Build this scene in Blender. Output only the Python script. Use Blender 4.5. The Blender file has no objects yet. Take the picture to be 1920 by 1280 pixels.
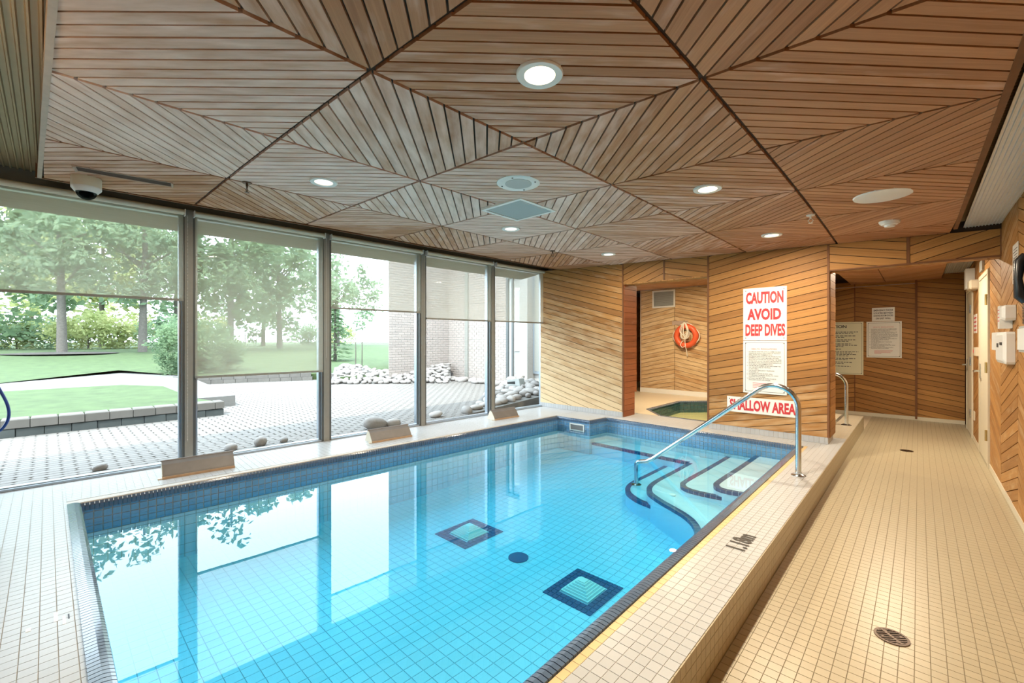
import bpy, math, random
from mathutils import Vector, Matrix

random.seed(7)
SC = bpy.context.scene
COL = SC.collection

# ------------------------------------------------------------------ camera
CAM_H = 1.40
YAW = math.radians(43.088)
FPX = 815.7
cam = bpy.data.cameras.new('camera')
cam.sensor_width = 36.0
cam.lens = FPX * 36.0 / 1920.0
cam.shift_y = -2.0 / 1920.0
cam.clip_end = 400
cam_o = bpy.data.objects.new('camera', cam)
cam_o.location = (0, 0, CAM_H)
cam_o.rotation_euler = (math.pi / 2, 0, YAW)
COL.objects.link(cam_o)
SC.camera = cam_o

# ------------------------------------------------------------------ sky, sun, exposure
world = bpy.data.worlds.new('sky')
SC.world = world
world.use_nodes = True
bg = world.node_tree.nodes['Background']
bg.inputs['Color'].default_value = (0.74, 0.88, 1.0, 1)
bg.inputs['Strength'].default_value = 8.0

sun = bpy.data.lights.new('sun', 'SUN')
sun.energy = 4.5
sun.angle = math.radians(1.0)
sun.color = (1.0, 0.95, 0.85)
sun_o = bpy.data.objects.new('sun', sun)
sun_o.rotation_euler = Vector((-0.30, 0.45, -0.84)).to_track_quat('-Z', 'Y').to_euler()
COL.objects.link(sun_o)

SC.view_settings.view_transform = 'Standard'
SC.view_settings.look = 'None'
SC.view_settings.exposure = 0.05
SC.view_settings.gamma = 1.0
SC.view_settings.use_curve_mapping = False
SC.cycles.max_bounces = 6
SC.cycles.diffuse_bounces = 3
SC.cycles.glossy_bounces = 3
SC.cycles.transmission_bounces = 3
SC.cycles.volume_bounces = 0
SC.cycles.transparent_max_bounces = 16
SC.cycles.adaptive_threshold = 0.025
SC.cycles.use_light_tree = False
SC.cycles.sample_clamp_indirect = 8.0
SC.cycles.caustics_reflective = False
SC.cycles.caustics_refractive = False

WARM = (1.0, 0.85, 0.64)

# ------------------------------------------------------------------ helpers
_cy, _sy = math.cos(YAW), math.sin(YAW)


def depth_of(x, y):
    return -_sy * x + _cy * y


def px(p):
    w = depth_of(p[0], p[1])
    if w < 0.05:
        return None
    return (960 + FPX * (_cy * p[0] + _sy * p[1]) / w, 638 - FPX * (p[2] - CAM_H) / w)


def px_area(pts):
    """how large a piece shows in the photograph (0 when outside of it)"""
    q = [px(p) for p in pts]
    if any(a is None for a in q):
        return 0.0
    cx = sum(a[0] for a in q) / len(q)
    cy = sum(a[1] for a in q) / len(q)
    if not (-20 < cx < 1940 and -20 < cy < 1300):
        return 0.0
    a = 0
    for i in range(len(q)):
        j = (i + 1) % len(q)
        a += q[i][0] * q[j][1] - q[j][0] * q[i][1]
    return abs(a) / 2


def clip(poly, nx, ny, c):
    """keep nx*x+ny*y <= c of a convex polygon"""
    out = []
    n = len(poly)
    for i in range(n):
        a, b = poly[i], poly[(i + 1) % n]
        da = nx * a[0] + ny * a[1] - c
        db = nx * b[0] + ny * b[1] - c
        if da <= 0:
            out.append(a)
        if (da < 0 < db) or (db < 0 < da):
            t = da / (da - db)
            out.append((a[0] + (b[0] - a[0]) * t, a[1] + (b[1] - a[1]) * t))
    return out


def parea(p):
    a = 0
    for i in range(len(p)):
        j = (i + 1) % len(p)
        a += p[i][0] * p[j][1] - p[j][0] * p[i][1]
    return a / 2


def clip_to(poly, cpoly):
    """clip a convex polygon by a convex counter-clockwise polygon"""
    if parea(cpoly) < 0:
        cpoly = cpoly[::-1]
    n = len(cpoly)
    for i in range(n):
        a, b = cpoly[i], cpoly[(i + 1) % n]
        nx, ny = (b[1] - a[1]), -(b[0] - a[0])
        poly = clip(poly, nx, ny, nx * a[0] + ny * a[1])
        if len(poly) < 3:
            return []
    return poly


class MB:
    """collects faces (and the plank attributes) and links them as one mesh object"""

    def __init__(self):
        self.v, self.f, self.gc, self.tone = [], [], [], []

    def add(self, vs, fs, gc=None, tone=None):
        b = len(self.v)
        self.v += [tuple(v) for v in vs]
        self.f += [tuple(i + b for i in f) for f in fs]
        if gc is not None:
            self.gc += gc
            self.tone += tone

    def box(self, lo, hi):
        x0, y0, z0 = lo
        x1, y1, z1 = hi
        self.add([(x0, y0, z0), (x1, y0, z0), (x1, y1, z0), (x0, y1, z0),
                  (x0, y0, z1), (x1, y0, z1), (x1, y1, z1), (x0, y1, z1)],
                 [(3, 2, 1, 0), (4, 5, 6, 7), (0, 1, 5, 4), (1, 2, 6, 5), (2, 3, 7, 6), (3, 0, 4, 7)])
        return self

    def obox(self, c, ax, ay, az):
        """box from a centre and three half-extent vectors"""
        c, ax, ay, az = Vector(c), Vector(ax), Vector(ay), Vector(az)
        vs = [c + sx * ax + sy * ay + sz * az for sz in (-1, 1) for sx, sy in ((-1, -1), (1, -1), (1, 1), (-1, 1))]
        self.add(vs, [(3, 2, 1, 0), (4, 5, 6, 7), (0, 1, 5, 4), (1, 2, 6, 5), (2, 3, 7, 6), (3, 0, 4, 7)])
        return self

    def prism(self, bottom, top, cap_bottom=True):
        n = len(bottom)
        vs = list(bottom) + list(top)
        fs = [tuple(range(n, 2 * n))]
        if cap_bottom:
            fs.append(tuple(range(n - 1, -1, -1)))
        for i in range(n):
            j = (i + 1) % n
            fs.append((i, j, n + j, n + i))
        self.add(vs, fs)
        return self

    def tube(self, pts, r, sides=10, closed=False):
        pts = [Vector(p) for p in pts]
        n = len(pts)
        rings = []
        up = None
        for i, p in enumerate(pts):
            if closed:
                t = pts[(i + 1) % n] - pts[i - 1]
            else:
                t = pts[min(i + 1, n - 1)] - pts[max(i - 1, 0)]
            t.normalize()
            if up is None:
                up = Vector((0, 0, 1)) if abs(t.z) < 0.9 else Vector((1, 0, 0))
            a = t.cross(up)
            if a.length < 1e-4:
                a = t.cross(Vector((0.3, 1, 0.2)))
            a.normalize()
            b = a.cross(t).normalized()
            up = b
            rr = r[i] if isinstance(r, (list, tuple)) else r
            rings.append([p + a * (rr * math.cos(2 * math.pi * k / sides)) + b * (rr * math.sin(2 * math.pi * k / sides)) for k in range(sides)])
        base = len(self.v)
        vs = [v for ring in rings for v in ring]
        fs = []
        m = n if closed else n - 1
        for i in range(m):
            j = (i + 1) % n
            for k in range(sides):
                l = (k + 1) % sides
                fs.append((i * sides + k, i * sides + l, j * sides + l, j * sides + k))
        if not closed:
            fs.append(tuple(range(sides - 1, -1, -1)))
            fs.append(tuple((n - 1) * sides + k for k in range(sides)))
        self.add(vs, fs)
        return self

    def lathe(self, prof, c=(0, 0, 0), sides=32, axis='z'):
        """profile of (radius, height) turned about a vertical axis through c"""
        vs, fs = [], []
        for r, h in prof:
            for k in range(sides):
                a = 2 * math.pi * k / sides
                vs.append((c[0] + r * math.cos(a), c[1] + r * math.sin(a), c[2] + h))
        for i in range(len(prof) - 1):
            for k in range(sides):
                l = (k + 1) % sides
                fs.append((i * sides + k, i * sides + l, (i + 1) * sides + l, (i + 1) * sides + k))
        fs.append(tuple(range(sides - 1, -1, -1)))
        fs.append(tuple((len(prof) - 1) * sides + k for k in range(sides)))
        self.add(vs, fs)
        return self

    def mesh(self, name, mat, smooth=False):
        me = bpy.data.meshes.new(name)
        me.from_pydata(self.v, [], self.f)
        if self.gc:
            a = me.attributes.new('gc', 'FLOAT_VECTOR', 'POINT')
            a.data.foreach_set('vector', [c for g in self.gc for c in g])
            t = me.attributes.new('tone', 'FLOAT_VECTOR', 'POINT')
            t.data.foreach_set('vector', [c for g in self.tone for c in g])
        if mat is not None:
            me.materials.append(mat)
        if smooth:
            me.polygons.foreach_set('use_smooth', [True] * len(me.polygons))
        me.update()
        return me

    def build(self, name, mat, parent=None, smooth=False, kind=None):
        o = bpy.data.objects.new(name, self.mesh(name, mat, smooth))
        COL.objects.link(o)
        if smooth:
            auto_smooth(o)
        if parent is not None:
            o.parent = parent
            o.matrix_parent_inverse = Matrix.Translation(-Vector(parent.location)) if parent.type == 'EMPTY' else Matrix()
        if kind:
            o['kind'] = kind
        return o


def auto_smooth(o, deg=40):
    me = o.data
    try:
        me.set_sharp_from_angle(angle=math.radians(deg))
    except Exception:
        pass


def instance(name, me, parent, loc=(0, 0, 0), rot=None, scale=None):
    o = bpy.data.objects.new(name, me)
    COL.objects.link(o)
    o.location = loc
    if rot is not None:
        o.rotation_euler = rot
    if scale is not None:
        o.scale = scale
    if parent is not None:
        o.parent = parent
        if parent.type == 'EMPTY':
            o.matrix_parent_inverse = Matrix.Translation(-Vector(parent.location))
    return o


def tag(o, label=None, cat=None, group=None, kind=None):
    if label:
        o['label'] = label
    if cat:
        o['category'] = cat
    if group:
        o['group'] = group
    if kind:
        o['kind'] = kind
    return o


def thing(name, loc, label, cat, group=None):
    o = bpy.data.objects.new(name, None)
    o.empty_display_size = 0.1
    COL.objects.link(o)
    o.location = loc
    return tag(o, label, cat, group)


# ------------------------------------------------------------------ materials
def new_mat(name):
    m = bpy.data.materials.new(name)
    m.use_nodes = True
    nt = m.node_tree
    nt.nodes.clear()
    out = nt.nodes.new('ShaderNodeOutputMaterial')
    return m, nt, out


def N(nt, typ, **kw):
    n = nt.nodes.new(typ)
    for k, v in kw.items():
        setattr(n, k, v)
    return n


def principled(name, color, rough=0.5, metal=0.0, noise=0.0, nscale=20.0, bump=0.0, bscale=60.0, spec=0.5, rnd=0.0, coat=0.0):
    """plain procedural surface: colour with a little noise, per-object variation and fine relief"""
    m, nt, out = new_mat(name)
    b = N(nt, 'ShaderNodeBsdfPrincipled')
    b.inputs['Roughness'].default_value = rough
    b.inputs['Metallic'].default_value = metal
    b.inputs['Specular IOR Level'].default_value = spec
    if coat:
        b.inputs['Coat Weight'].default_value = coat
        b.inputs['Coat Roughness'].default_value = 0.1
    nt.links.new(b.outputs[0], out.inputs[0])
    tc = N(nt, 'ShaderNodeTexCoord')
    col = None
    if noise or rnd:
        hsv = N(nt, 'ShaderNodeHueSaturation')
        hsv.inputs['Color'].default_value = (*color, 1)
        val = N(nt, 'ShaderNodeMath', operation='ADD')
        val.inputs[0].default_value = 1.0
        val.inputs[1].default_value = 0.0
        if noise:
            nz = N(nt, 'ShaderNodeTexNoise')
            nz.inputs['Scale'].default_value = nscale
            nz.inputs['Detail'].default_value = 4
            nt.links.new(tc.outputs['Object'], nz.inputs['Vector'])
            mr = N(nt, 'ShaderNodeMapRange')
            mr.inputs['To Min'].default_value = 1 - noise
            mr.inputs['To Max'].default_value = 1 + noise
            nt.links.new(nz.outputs['Fac'], mr.inputs['Value'])
            nt.links.new(mr.outputs[0], val.inputs[0])
        if rnd:
            oi = N(nt, 'ShaderNodeObjectInfo')
            mr2 = N(nt, 'ShaderNodeMapRange')
            mr2.inputs['To Min'].default_value = -rnd
            mr2.inputs['To Max'].default_value = rnd
            nt.links.new(oi.outputs['Random'], mr2.inputs['Value'])
            nt.links.new(mr2.outputs[0], val.inputs[1])
        nt.links.new(val.outputs[0], hsv.inputs['Value'])
        nt.links.new(hsv.outputs[0], b.inputs['Base Color'])
    else:
        b.inputs['Base Color'].default_value = (*color, 1)
    if bump:
        nb = N(nt, 'ShaderNodeTexNoise')
        nb.inputs['Scale'].default_value = bscale
        nb.inputs['Detail'].default_value = 3
        nt.links.new(tc.outputs['Object'], nb.inputs['Vector'])
        bp = N(nt, 'ShaderNodeBump')
        bp.inputs['Strength'].default_value = bump
        bp.inputs['Distance'].default_value = 0.01
        nt.links.new(nb.outputs['Fac'], bp.inputs['Height'])
        nt.links.new(bp.outputs[0], b.inputs['Normal'])
    return m


def wood(name, dark, light, worn, rough=0.52):
    """planks: grain along the board from the 'gc' attribute, board tone and wear from 'tone'"""
    m, nt, out = new_mat(name)
    b = N(nt, 'ShaderNodeBsdfPrincipled')
    b.inputs['Roughness'].default_value = rough
    b.inputs['Specular IOR Level'].default_value = 0.2
    nt.links.new(b.outputs[0], out.inputs[0])
    gc = N(nt, 'ShaderNodeAttribute', attribute_name='gc')
    tn = N(nt, 'ShaderNodeAttribute', attribute_name='tone')
    sep = N(nt, 'ShaderNodeSeparateXYZ')
    nt.links.new(tn.outputs['Vector'], sep.inputs[0])
    mp = N(nt, 'ShaderNodeMapping')
    mp.inputs['Scale'].default_value = (2.2, 70, 40)
    nt.links.new(gc.outputs['Vector'], mp.inputs['Vector'])
    n1 = N(nt, 'ShaderNodeTexNoise')
    n1.inputs['Scale'].default_value = 1.0
    n1.inputs['Detail'].default_value = 6
    n1.inputs['Roughness'].default_value = 0.65
    n1.inputs['Distortion'].default_value = 0.6
    nt.links.new(mp.outputs[0], n1.inputs['Vector'])
    add = N(nt, 'ShaderNodeMath', operation='MULTIPLY_ADD')
    nt.links.new(sep.outputs['X'], add.inputs[0])
    add.inputs[1].default_value = 0.45
    nt.links.new(n1.outputs['Fac'], add.inputs[2])
    mr = N(nt, 'ShaderNodeMapRange')
    mr.inputs['From Min'].default_value = 0.30
    mr.inputs['From Max'].default_value = 1.15
    nt.links.new(add.outputs[0], mr.inputs['Value'])
    mix = N(nt, 'ShaderNodeMix', data_type='RGBA')
    mix.inputs['A'].default_value = (*dark, 1)
    mix.inputs['B'].default_value = (*light, 1)
    nt.links.new(mr.outputs[0], mix.inputs['Factor'])
    # worn / bleached film, in streaks
    mp2 = N(nt, 'ShaderNodeMapping')
    mp2.inputs['Scale'].default_value = (4, 18, 17)
    nt.links.new(gc.outputs['Vector'], mp2.inputs['Vector'])
    n2 = N(nt, 'ShaderNodeTexNoise')
    n2.inputs['Scale'].default_value = 1.0
    n2.inputs['Detail'].default_value = 5
    nt.links.new(mp2.outputs[0], n2.inputs['Vector'])
    a2 = N(nt, 'ShaderNodeMath', operation='ADD')
    nt.links.new(n2.outputs['Fac'], a2.inputs[0])
    nt.links.new(sep.outputs['Y'], a2.inputs[1])
    mr2 = N(nt, 'ShaderNodeMapRange')
    mr2.inputs['From Min'].default_value = 0.65
    mr2.inputs['From Max'].default_value = 1.35
    nt.links.new(a2.outputs[0], mr2.inputs['Value'])
    mix2 = N(nt, 'ShaderNodeMix', data_type='RGBA')
    nt.links.new(mr2.outputs[0], mix2.inputs['Factor'])
    nt.links.new(mix.outputs['Result'], mix2.inputs['A'])
    mix2.inputs['B'].default_value = (*worn, 1)
    nt.links.new(mix2.outputs['Result'], b.inputs['Base Color'])
    bp = N(nt, 'ShaderNodeBump')
    bp.inputs['Strength'].default_value = 0.12
    bp.inputs['Distance'].default_value = 0.004
    nt.links.new(n1.outputs['Fac'], bp.inputs['Height'])
    nt.links.new(bp.outputs[0], b.inputs['Normal'])
    return m


def emit_mat(name, color, strength):
    m, nt, out = new_mat(name)
    e = N(nt, 'ShaderNodeEmission')
    e.inputs['Color'].default_value = (*color, 1)
    e.inputs['Strength'].default_value = strength
    nt.links.new(e.outputs[0], out.inputs[0])
    return m


def clear_mat(name, tint, refl_ior, rough=0.0, bump=0.0, bscale=3.0):
    """clear sheet: see-through with Fresnel gloss (window glass, water surface)"""
    m, nt, out = new_mat(name)
    t = N(nt, 'ShaderNodeBsdfTransparent')
    t.inputs['Color'].default_value = (*tint, 1)
    g = N(nt, 'ShaderNodeBsdfGlossy')
    g.inputs['Roughness'].default_value = rough
    fr = N(nt, 'ShaderNodeFresnel')
    fr.inputs['IOR'].default_value = refl_ior
    mx = N(nt, 'ShaderNodeMixShader')
    geo = N(nt, 'ShaderNodeNewGeometry')
    inv = N(nt, 'ShaderNodeMath', operation='SUBTRACT')
    inv.inputs[0].default_value = 1.0
    nt.links.new(geo.outputs['Backfacing'], inv.inputs[1])
    mul = N(nt, 'ShaderNodeMath', operation='MULTIPLY')
    nt.links.new(fr.outputs[0], mul.inputs[0])
    nt.links.new(inv.outputs[0], mul.inputs[1])
    nt.links.new(mul.outputs[0], mx.inputs[0])
    nt.links.new(t.outputs[0], mx.inputs[1])
    nt.links.new(g.outputs[0], mx.inputs[2])
    nt.links.new(mx.outputs[0], out.inputs[0])
    if bump:
        tc = N(nt, 'ShaderNodeTexCoord')
        nb = N(nt, 'ShaderNodeTexNoise')
        nb.inputs['Scale'].default_value = bscale
        nb.inputs['Detail'].default_value = 2
        nt.links.new(tc.outputs['Object'], nb.inputs['Vector'])
        bp = N(nt, 'ShaderNodeBump')
        bp.inputs['Strength'].default_value = bump
        bp.inputs['Distance'].default_value = 0.02
        nt.links.new(nb.outputs['Fac'], bp.inputs['Height'])
        nt.links.new(bp.outputs[0], g.inputs['Normal'])
        nt.links.new(bp.outputs[0], fr.inputs['Normal'])
    return m


M = {}
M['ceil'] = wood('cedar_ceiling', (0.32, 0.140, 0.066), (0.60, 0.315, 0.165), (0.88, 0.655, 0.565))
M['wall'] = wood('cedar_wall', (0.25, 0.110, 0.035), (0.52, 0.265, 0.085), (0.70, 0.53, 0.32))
M['red'] = wood('red_cedar', (0.20, 0.06, 0.022), (0.44, 0.15, 0.06), (0.5, 0.3, 0.2))
M['groove'] = principled('dark_groove_board', (0.05, 0.025, 0.015), 0.8, noise=0.2)  # dark backing board showing between the planks
M['trimwood'] = principled('trim_wood', (0.20, 0.09, 0.042), 0.6, spec=0.2, noise=0.25, nscale=14)
M['trimpale'] = principled('pale_trim_wood', (0.45, 0.34, 0.27), 0.5, noise=0.25, nscale=14)
M['tile'] = principled('deck_tile', (0.465, 0.475, 0.48), 0.28, noise=0.05, nscale=3, rnd=0.035)
M['tilewarm'] = principled('corridor_tile', (0.475, 0.41, 0.28), 0.33, noise=0.05, nscale=3, rnd=0.035)
M['stain'] = principled('stained_tile', (0.68, 0.50, 0.25), 0.35, noise=0.12, nscale=6, rnd=0.04)
M['grout'] = principled('grout', (0.36, 0.305, 0.215), 0.85, noise=0.1)
M['groutlight'] = principled('pale_grout', (0.56, 0.53, 0.48), 0.8, noise=0.08)
M['blue'] = principled('blue_glazed_tile', (0.14, 0.31, 0.50), 0.12, noise=0.12, nscale=9, rnd=0.06, coat=0.3)
M['coping'] = principled('slate_blue_coping_tile', (0.085, 0.13, 0.205), 0.15, noise=0.1, nscale=9, rnd=0.05, coat=0.4)
M['navy'] = principled('navy_nosing_tile', (0.025, 0.085, 0.20), 0.3, noise=0.1, rnd=0.02)
M['poolfloor'] = principled('pool_floor_tile', (0.61, 0.74, 0.84), 0.35, noise=0.03, nscale=4, rnd=0.03)
M['poolgrout'] = principled('pool_grout', (0.52, 0.66, 0.765), 0.8)
M['poolwall'] = principled('pool_wall_render', (0.80, 0.90, 0.94), 0.5, noise=0.03)
M['white'] = principled('white_plastic', (0.80, 0.80, 0.77), 0.35)
M['offwhite'] = principled('cream_paint', (0.70, 0.64, 0.50), 0.42, noise=0.04)
M['signwhite'] = principled('sign_board', (0.84, 0.83, 0.78), 0.3, noise=0.02)
M['signcream'] = principled('cream_sign_board', (0.78, 0.77, 0.58), 0.3, noise=0.02)
M['signred'] = principled('sign_red_print', (0.62, 0.045, 0.05), 0.4)
M['signblack'] = principled('sign_black_print', (0.03, 0.03, 0.035), 0.5)
M['markblack'] = principled('depth_mark_paint', (0.035, 0.028, 0.022), 0.6)
M['steel'] = principled('brushed_steel', (0.62, 0.66, 0.69), 0.18, metal=1.0, noise=0.05)
M['ribmetal'] = principled('ribbed_aluminium', (0.74, 0.78, 0.79), 0.35, metal=0.35, noise=0.06)
M['darkmetal'] = principled('dark_ribbed_metal', (0.30, 0.21, 0.11), 0.4, metal=0.3, noise=0.1)
M['frame'] = principled('bronze_window_frame', (0.12, 0.13, 0.13), 0.4, metal=0.3, noise=0.08)
M['frameface'] = principled('grey_frame_face', (0.30, 0.30, 0.27), 0.45, metal=0.2, noise=0.08)
M['sill'] = principled('aluminium_sill', (0.42, 0.48, 0.54), 0.3, metal=0.7)
M['galv'] = principled('weathered_metal_cover', (0.215, 0.205, 0.20), 0.5, metal=0.15, noise=0.18, nscale=12)
M['rust'] = principled('rusty_edge', (0.42, 0.28, 0.17), 0.7, noise=0.3)
M['plaster'] = principled('cream_plaster', (0.72, 0.68, 0.58), 0.7, noise=0.04)
M['drain'] = principled('bronze_drain', (0.085, 0.05, 0.03), 0.35, metal=0.7, noise=0.3)
M['black'] = principled('black_plastic', (0.015, 0.017, 0.02), 0.25)
M['darkhole'] = principled('dark_recess', (0.02, 0.018, 0.015), 0.9)
M['orange'] = principled('orange_ring_vinyl', (0.72, 0.11, 0.035), 0.4, noise=0.06)
M['rope'] = principled('white_rope', (0.82, 0.79, 0.70), 0.8, bump=0.4, bscale=200)
M['hose'] = principled('blue_hose', (0.01, 0.05, 0.28), 0.35)
M['brass'] = principled('brass_fitting', (0.45, 0.30, 0.10), 0.35, metal=0.9)
M['grille'] = principled('grey_grille', (0.45, 0.47, 0.45), 0.45, metal=0.2)
M['brick'] = principled('buff_brick', (0.36, 0.31, 0.28), 0.85, noise=0.15, nscale=8, rnd=0.07)
M['mortar'] = principled('mortar', (0.50, 0.48, 0.45), 0.9)
M['stucco'] = principled('pale_stucco', (0.34, 0.33, 0.31), 0.9, noise=0.2, nscale=30, bump=0.5, bscale=60)
M['paver'] = principled('concrete_paver', (0.205, 0.188, 0.172), 0.85, noise=0.12, nscale=6, rnd=0.07)
M['paverjoint'] = principled('paver_joint_sand', (0.135, 0.122, 0.11), 0.95)
M['block'] = principled('retaining_block', (0.135, 0.125, 0.112), 0.9, noise=0.2, nscale=9, rnd=0.09)
M['blockdark'] = principled('dark_retaining_block', (0.07, 0.08, 0.078), 0.9, noise=0.25, nscale=9, rnd=0.04)  # darker blocks for the lower course
M['path'] = principled('concrete_path', (0.17, 0.165, 0.155), 0.9, noise=0.1)
M['grass'] = principled('lawn_grass', (0.058, 0.092, 0.030), 0.9, noise=0.5, nscale=3.5, bump=0.8, bscale=120)
M['mulch'] = principled('bark_mulch', (0.06, 0.05, 0.045), 0.95, noise=0.4, nscale=12)
M['stone'] = principled('river_stone', (0.31, 0.285, 0.265), 0.8, noise=0.2, nscale=9, rnd=0.22)
M['bark'] = principled('bark', (0.12, 0.105, 0.09), 0.95, noise=0.4, nscale=14, bump=0.8, bscale=30)
M['roof'] = principled('roof_slab', (0.35, 0.33, 0.30), 0.9)
M['soffit'] = principled('eave_soffit', (0.34, 0.31, 0.22), 0.8, noise=0.05)
M['tubtile'] = principled('tub_teal_tile', (0.05, 0.12, 0.145), 0.15, noise=0.1, nscale=9, rnd=0.05)
M['tubwater_floor'] = principled('tub_floor', (0.62, 0.62, 0.44), 0.5)
M['glass'] = clear_mat('window_glass', (0.94, 0.97, 0.96), 1.25, 0.0)
M['water'] = clear_mat('pool_water', (1.0, 1.0, 1.0), 1.62, 0.0, bump=0.02, bscale=2.2)
M['tubwater'] = clear_mat('tub_water', (0.93, 0.95, 0.78), 1.15, 0.0, bump=0.02, bscale=3)
M['dome'] = clear_mat('smoked_dome', (0.25, 0.27, 0.28), 1.5, 0.02)


def leaf_mat(name, c1, c2):
    m, nt, out = new_mat(name)
    d = N(nt, 'ShaderNodeBsdfDiffuse')
    t = N(nt, 'ShaderNodeBsdfTranslucent')
    mx = N(nt, 'ShaderNodeMixShader')
    mx.inputs[0].default_value = 0.5
    tc = N(nt, 'ShaderNodeTexCoord')
    nz = N(nt, 'ShaderNodeTexNoise')
    nz.inputs['Scale'].default_value = 1.4
    nz.inputs['Detail'].default_value = 5
    nt.links.new(tc.outputs['Object'], nz.inputs['Vector'])
    mr = N(nt, 'ShaderNodeMapRange')
    mr.inputs['From Min'].default_value = 0.3
    mr.inputs['From Max'].default_value = 0.7
    nt.links.new(nz.outputs['Fac'], mr.inputs['Value'])
    c = N(nt, 'ShaderNodeMix', data_type='RGBA')
    c.inputs['A'].default_value = (*c1, 1)
    c.inputs['B'].default_value = (*c2, 1)
    nt.links.new(mr.outputs[0], c.inputs['Factor'])
    nt.links.new(c.outputs['Result'], d.inputs['Color'])
    nt.links.new(c.outputs['Result'], t.inputs['Color'])
    nt.links.new(d.outputs[0], mx.inputs[1])
    nt.links.new(t.outputs[0], mx.inputs[2])
    nt.links.new(mx.outputs[0], out.inputs[0])
    return m


M['leaf'] = leaf_mat('tree_leaves', (0.19, 0.28, 0.18), (0.38, 0.48, 0.31))
M['leafy'] = leaf_mat('yellow_green_leaves', (0.32, 0.38, 0.15), (0.55, 0.56, 0.30))
M['leafd'] = leaf_mat('dark_leaves', (0.13, 0.20, 0.12), (0.24, 0.33, 0.18))


def shade_mat():
    m, nt, out = new_mat('woven_shade_fabric')
    t = N(nt, 'ShaderNodeBsdfTransparent')
    t.inputs['Color'].default_value = (1.0, 1.0, 0.97, 1)
    d = N(nt, 'ShaderNodeBsdfDiffuse')
    d.inputs['Color'].default_value = (0.66, 0.64, 0.52, 1)
    tl = N(nt, 'ShaderNodeBsdfTranslucent')
    tl.inputs['Color'].default_value = (0.50, 0.47, 0.38, 1)
    m1 = N(nt, 'ShaderNodeMixShader')
    m1.inputs[0].default_value = 0.35
    nt.links.new(d.outputs[0], m1.inputs[1])
    nt.links.new(tl.outputs[0], m1.inputs[2])
    m2 = N(nt, 'ShaderNodeMixShader')
    # fine weave: slightly uneven openness
    tc = N(nt, 'ShaderNodeTexCoord')
    mp = N(nt, 'ShaderNodeMapping')
    mp.inputs['Scale'].default_value = (1, 6, 90)
    nt.links.new(tc.outputs['Object'], mp.inputs['Vector'])
    nz = N(nt, 'ShaderNodeTexNoise')
    nz.inputs['Scale'].default_value = 1.0
    nt.links.new(mp.outputs[0], nz.inputs['Vector'])
    mr = N(nt, 'ShaderNodeMapRange')
    mr.inputs['To Min'].default_value = 0.48
    mr.inputs['To Max'].default_value = 0.54
    nt.links.new(nz.outputs['Fac'], mr.inputs['Value'])
    nt.links.new(mr.outputs[0], m2.inputs[0])
    nt.links.new(t.outputs[0], m2.inputs[1])
    nt.links.new(m1.outputs[0], m2.inputs[2])
    nt.links.new(m2.outputs[0], out.inputs[0])
    return m


M['shade'] = shade_mat()


# ------------------------------------------------------------------ repeated pieces
def split_pieces(name, cands, mat, parent, most=300, stuff_name=None):
    """cands: list of (area, verts, faces, gc, tone, shared_key, loc). The largest become parts, the rest one joined part."""
    cands.sort(key=lambda c: -c['a'])
    shared = {}
    rest = MB()
    n = 0
    for c in cands:
        if n < most and c['a'] > 0:
            k = c.get('key')
            if k is not None:
                if k not in shared:
                    mb = MB()
                    mb.add(c['lv'], c['f'])
                    shared[k] = mb.mesh(name, mat)
                instance(name, shared[k], parent, c['loc'], c.get('rot'))
            else:
                mb = MB()
                mb.add(c['v'], c['f'], c.get('gc'), c.get('tone'))
                mb.build(name, mat, parent)
            n += 1
        else:
            rest.add(c['v'], c['f'], c.get('gc'), c.get('tone'))
    if rest.v:
        o = rest.build(stuff_name or name + '_field', mat, parent)
        o['kind'] = 'stuff'
    return n


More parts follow.
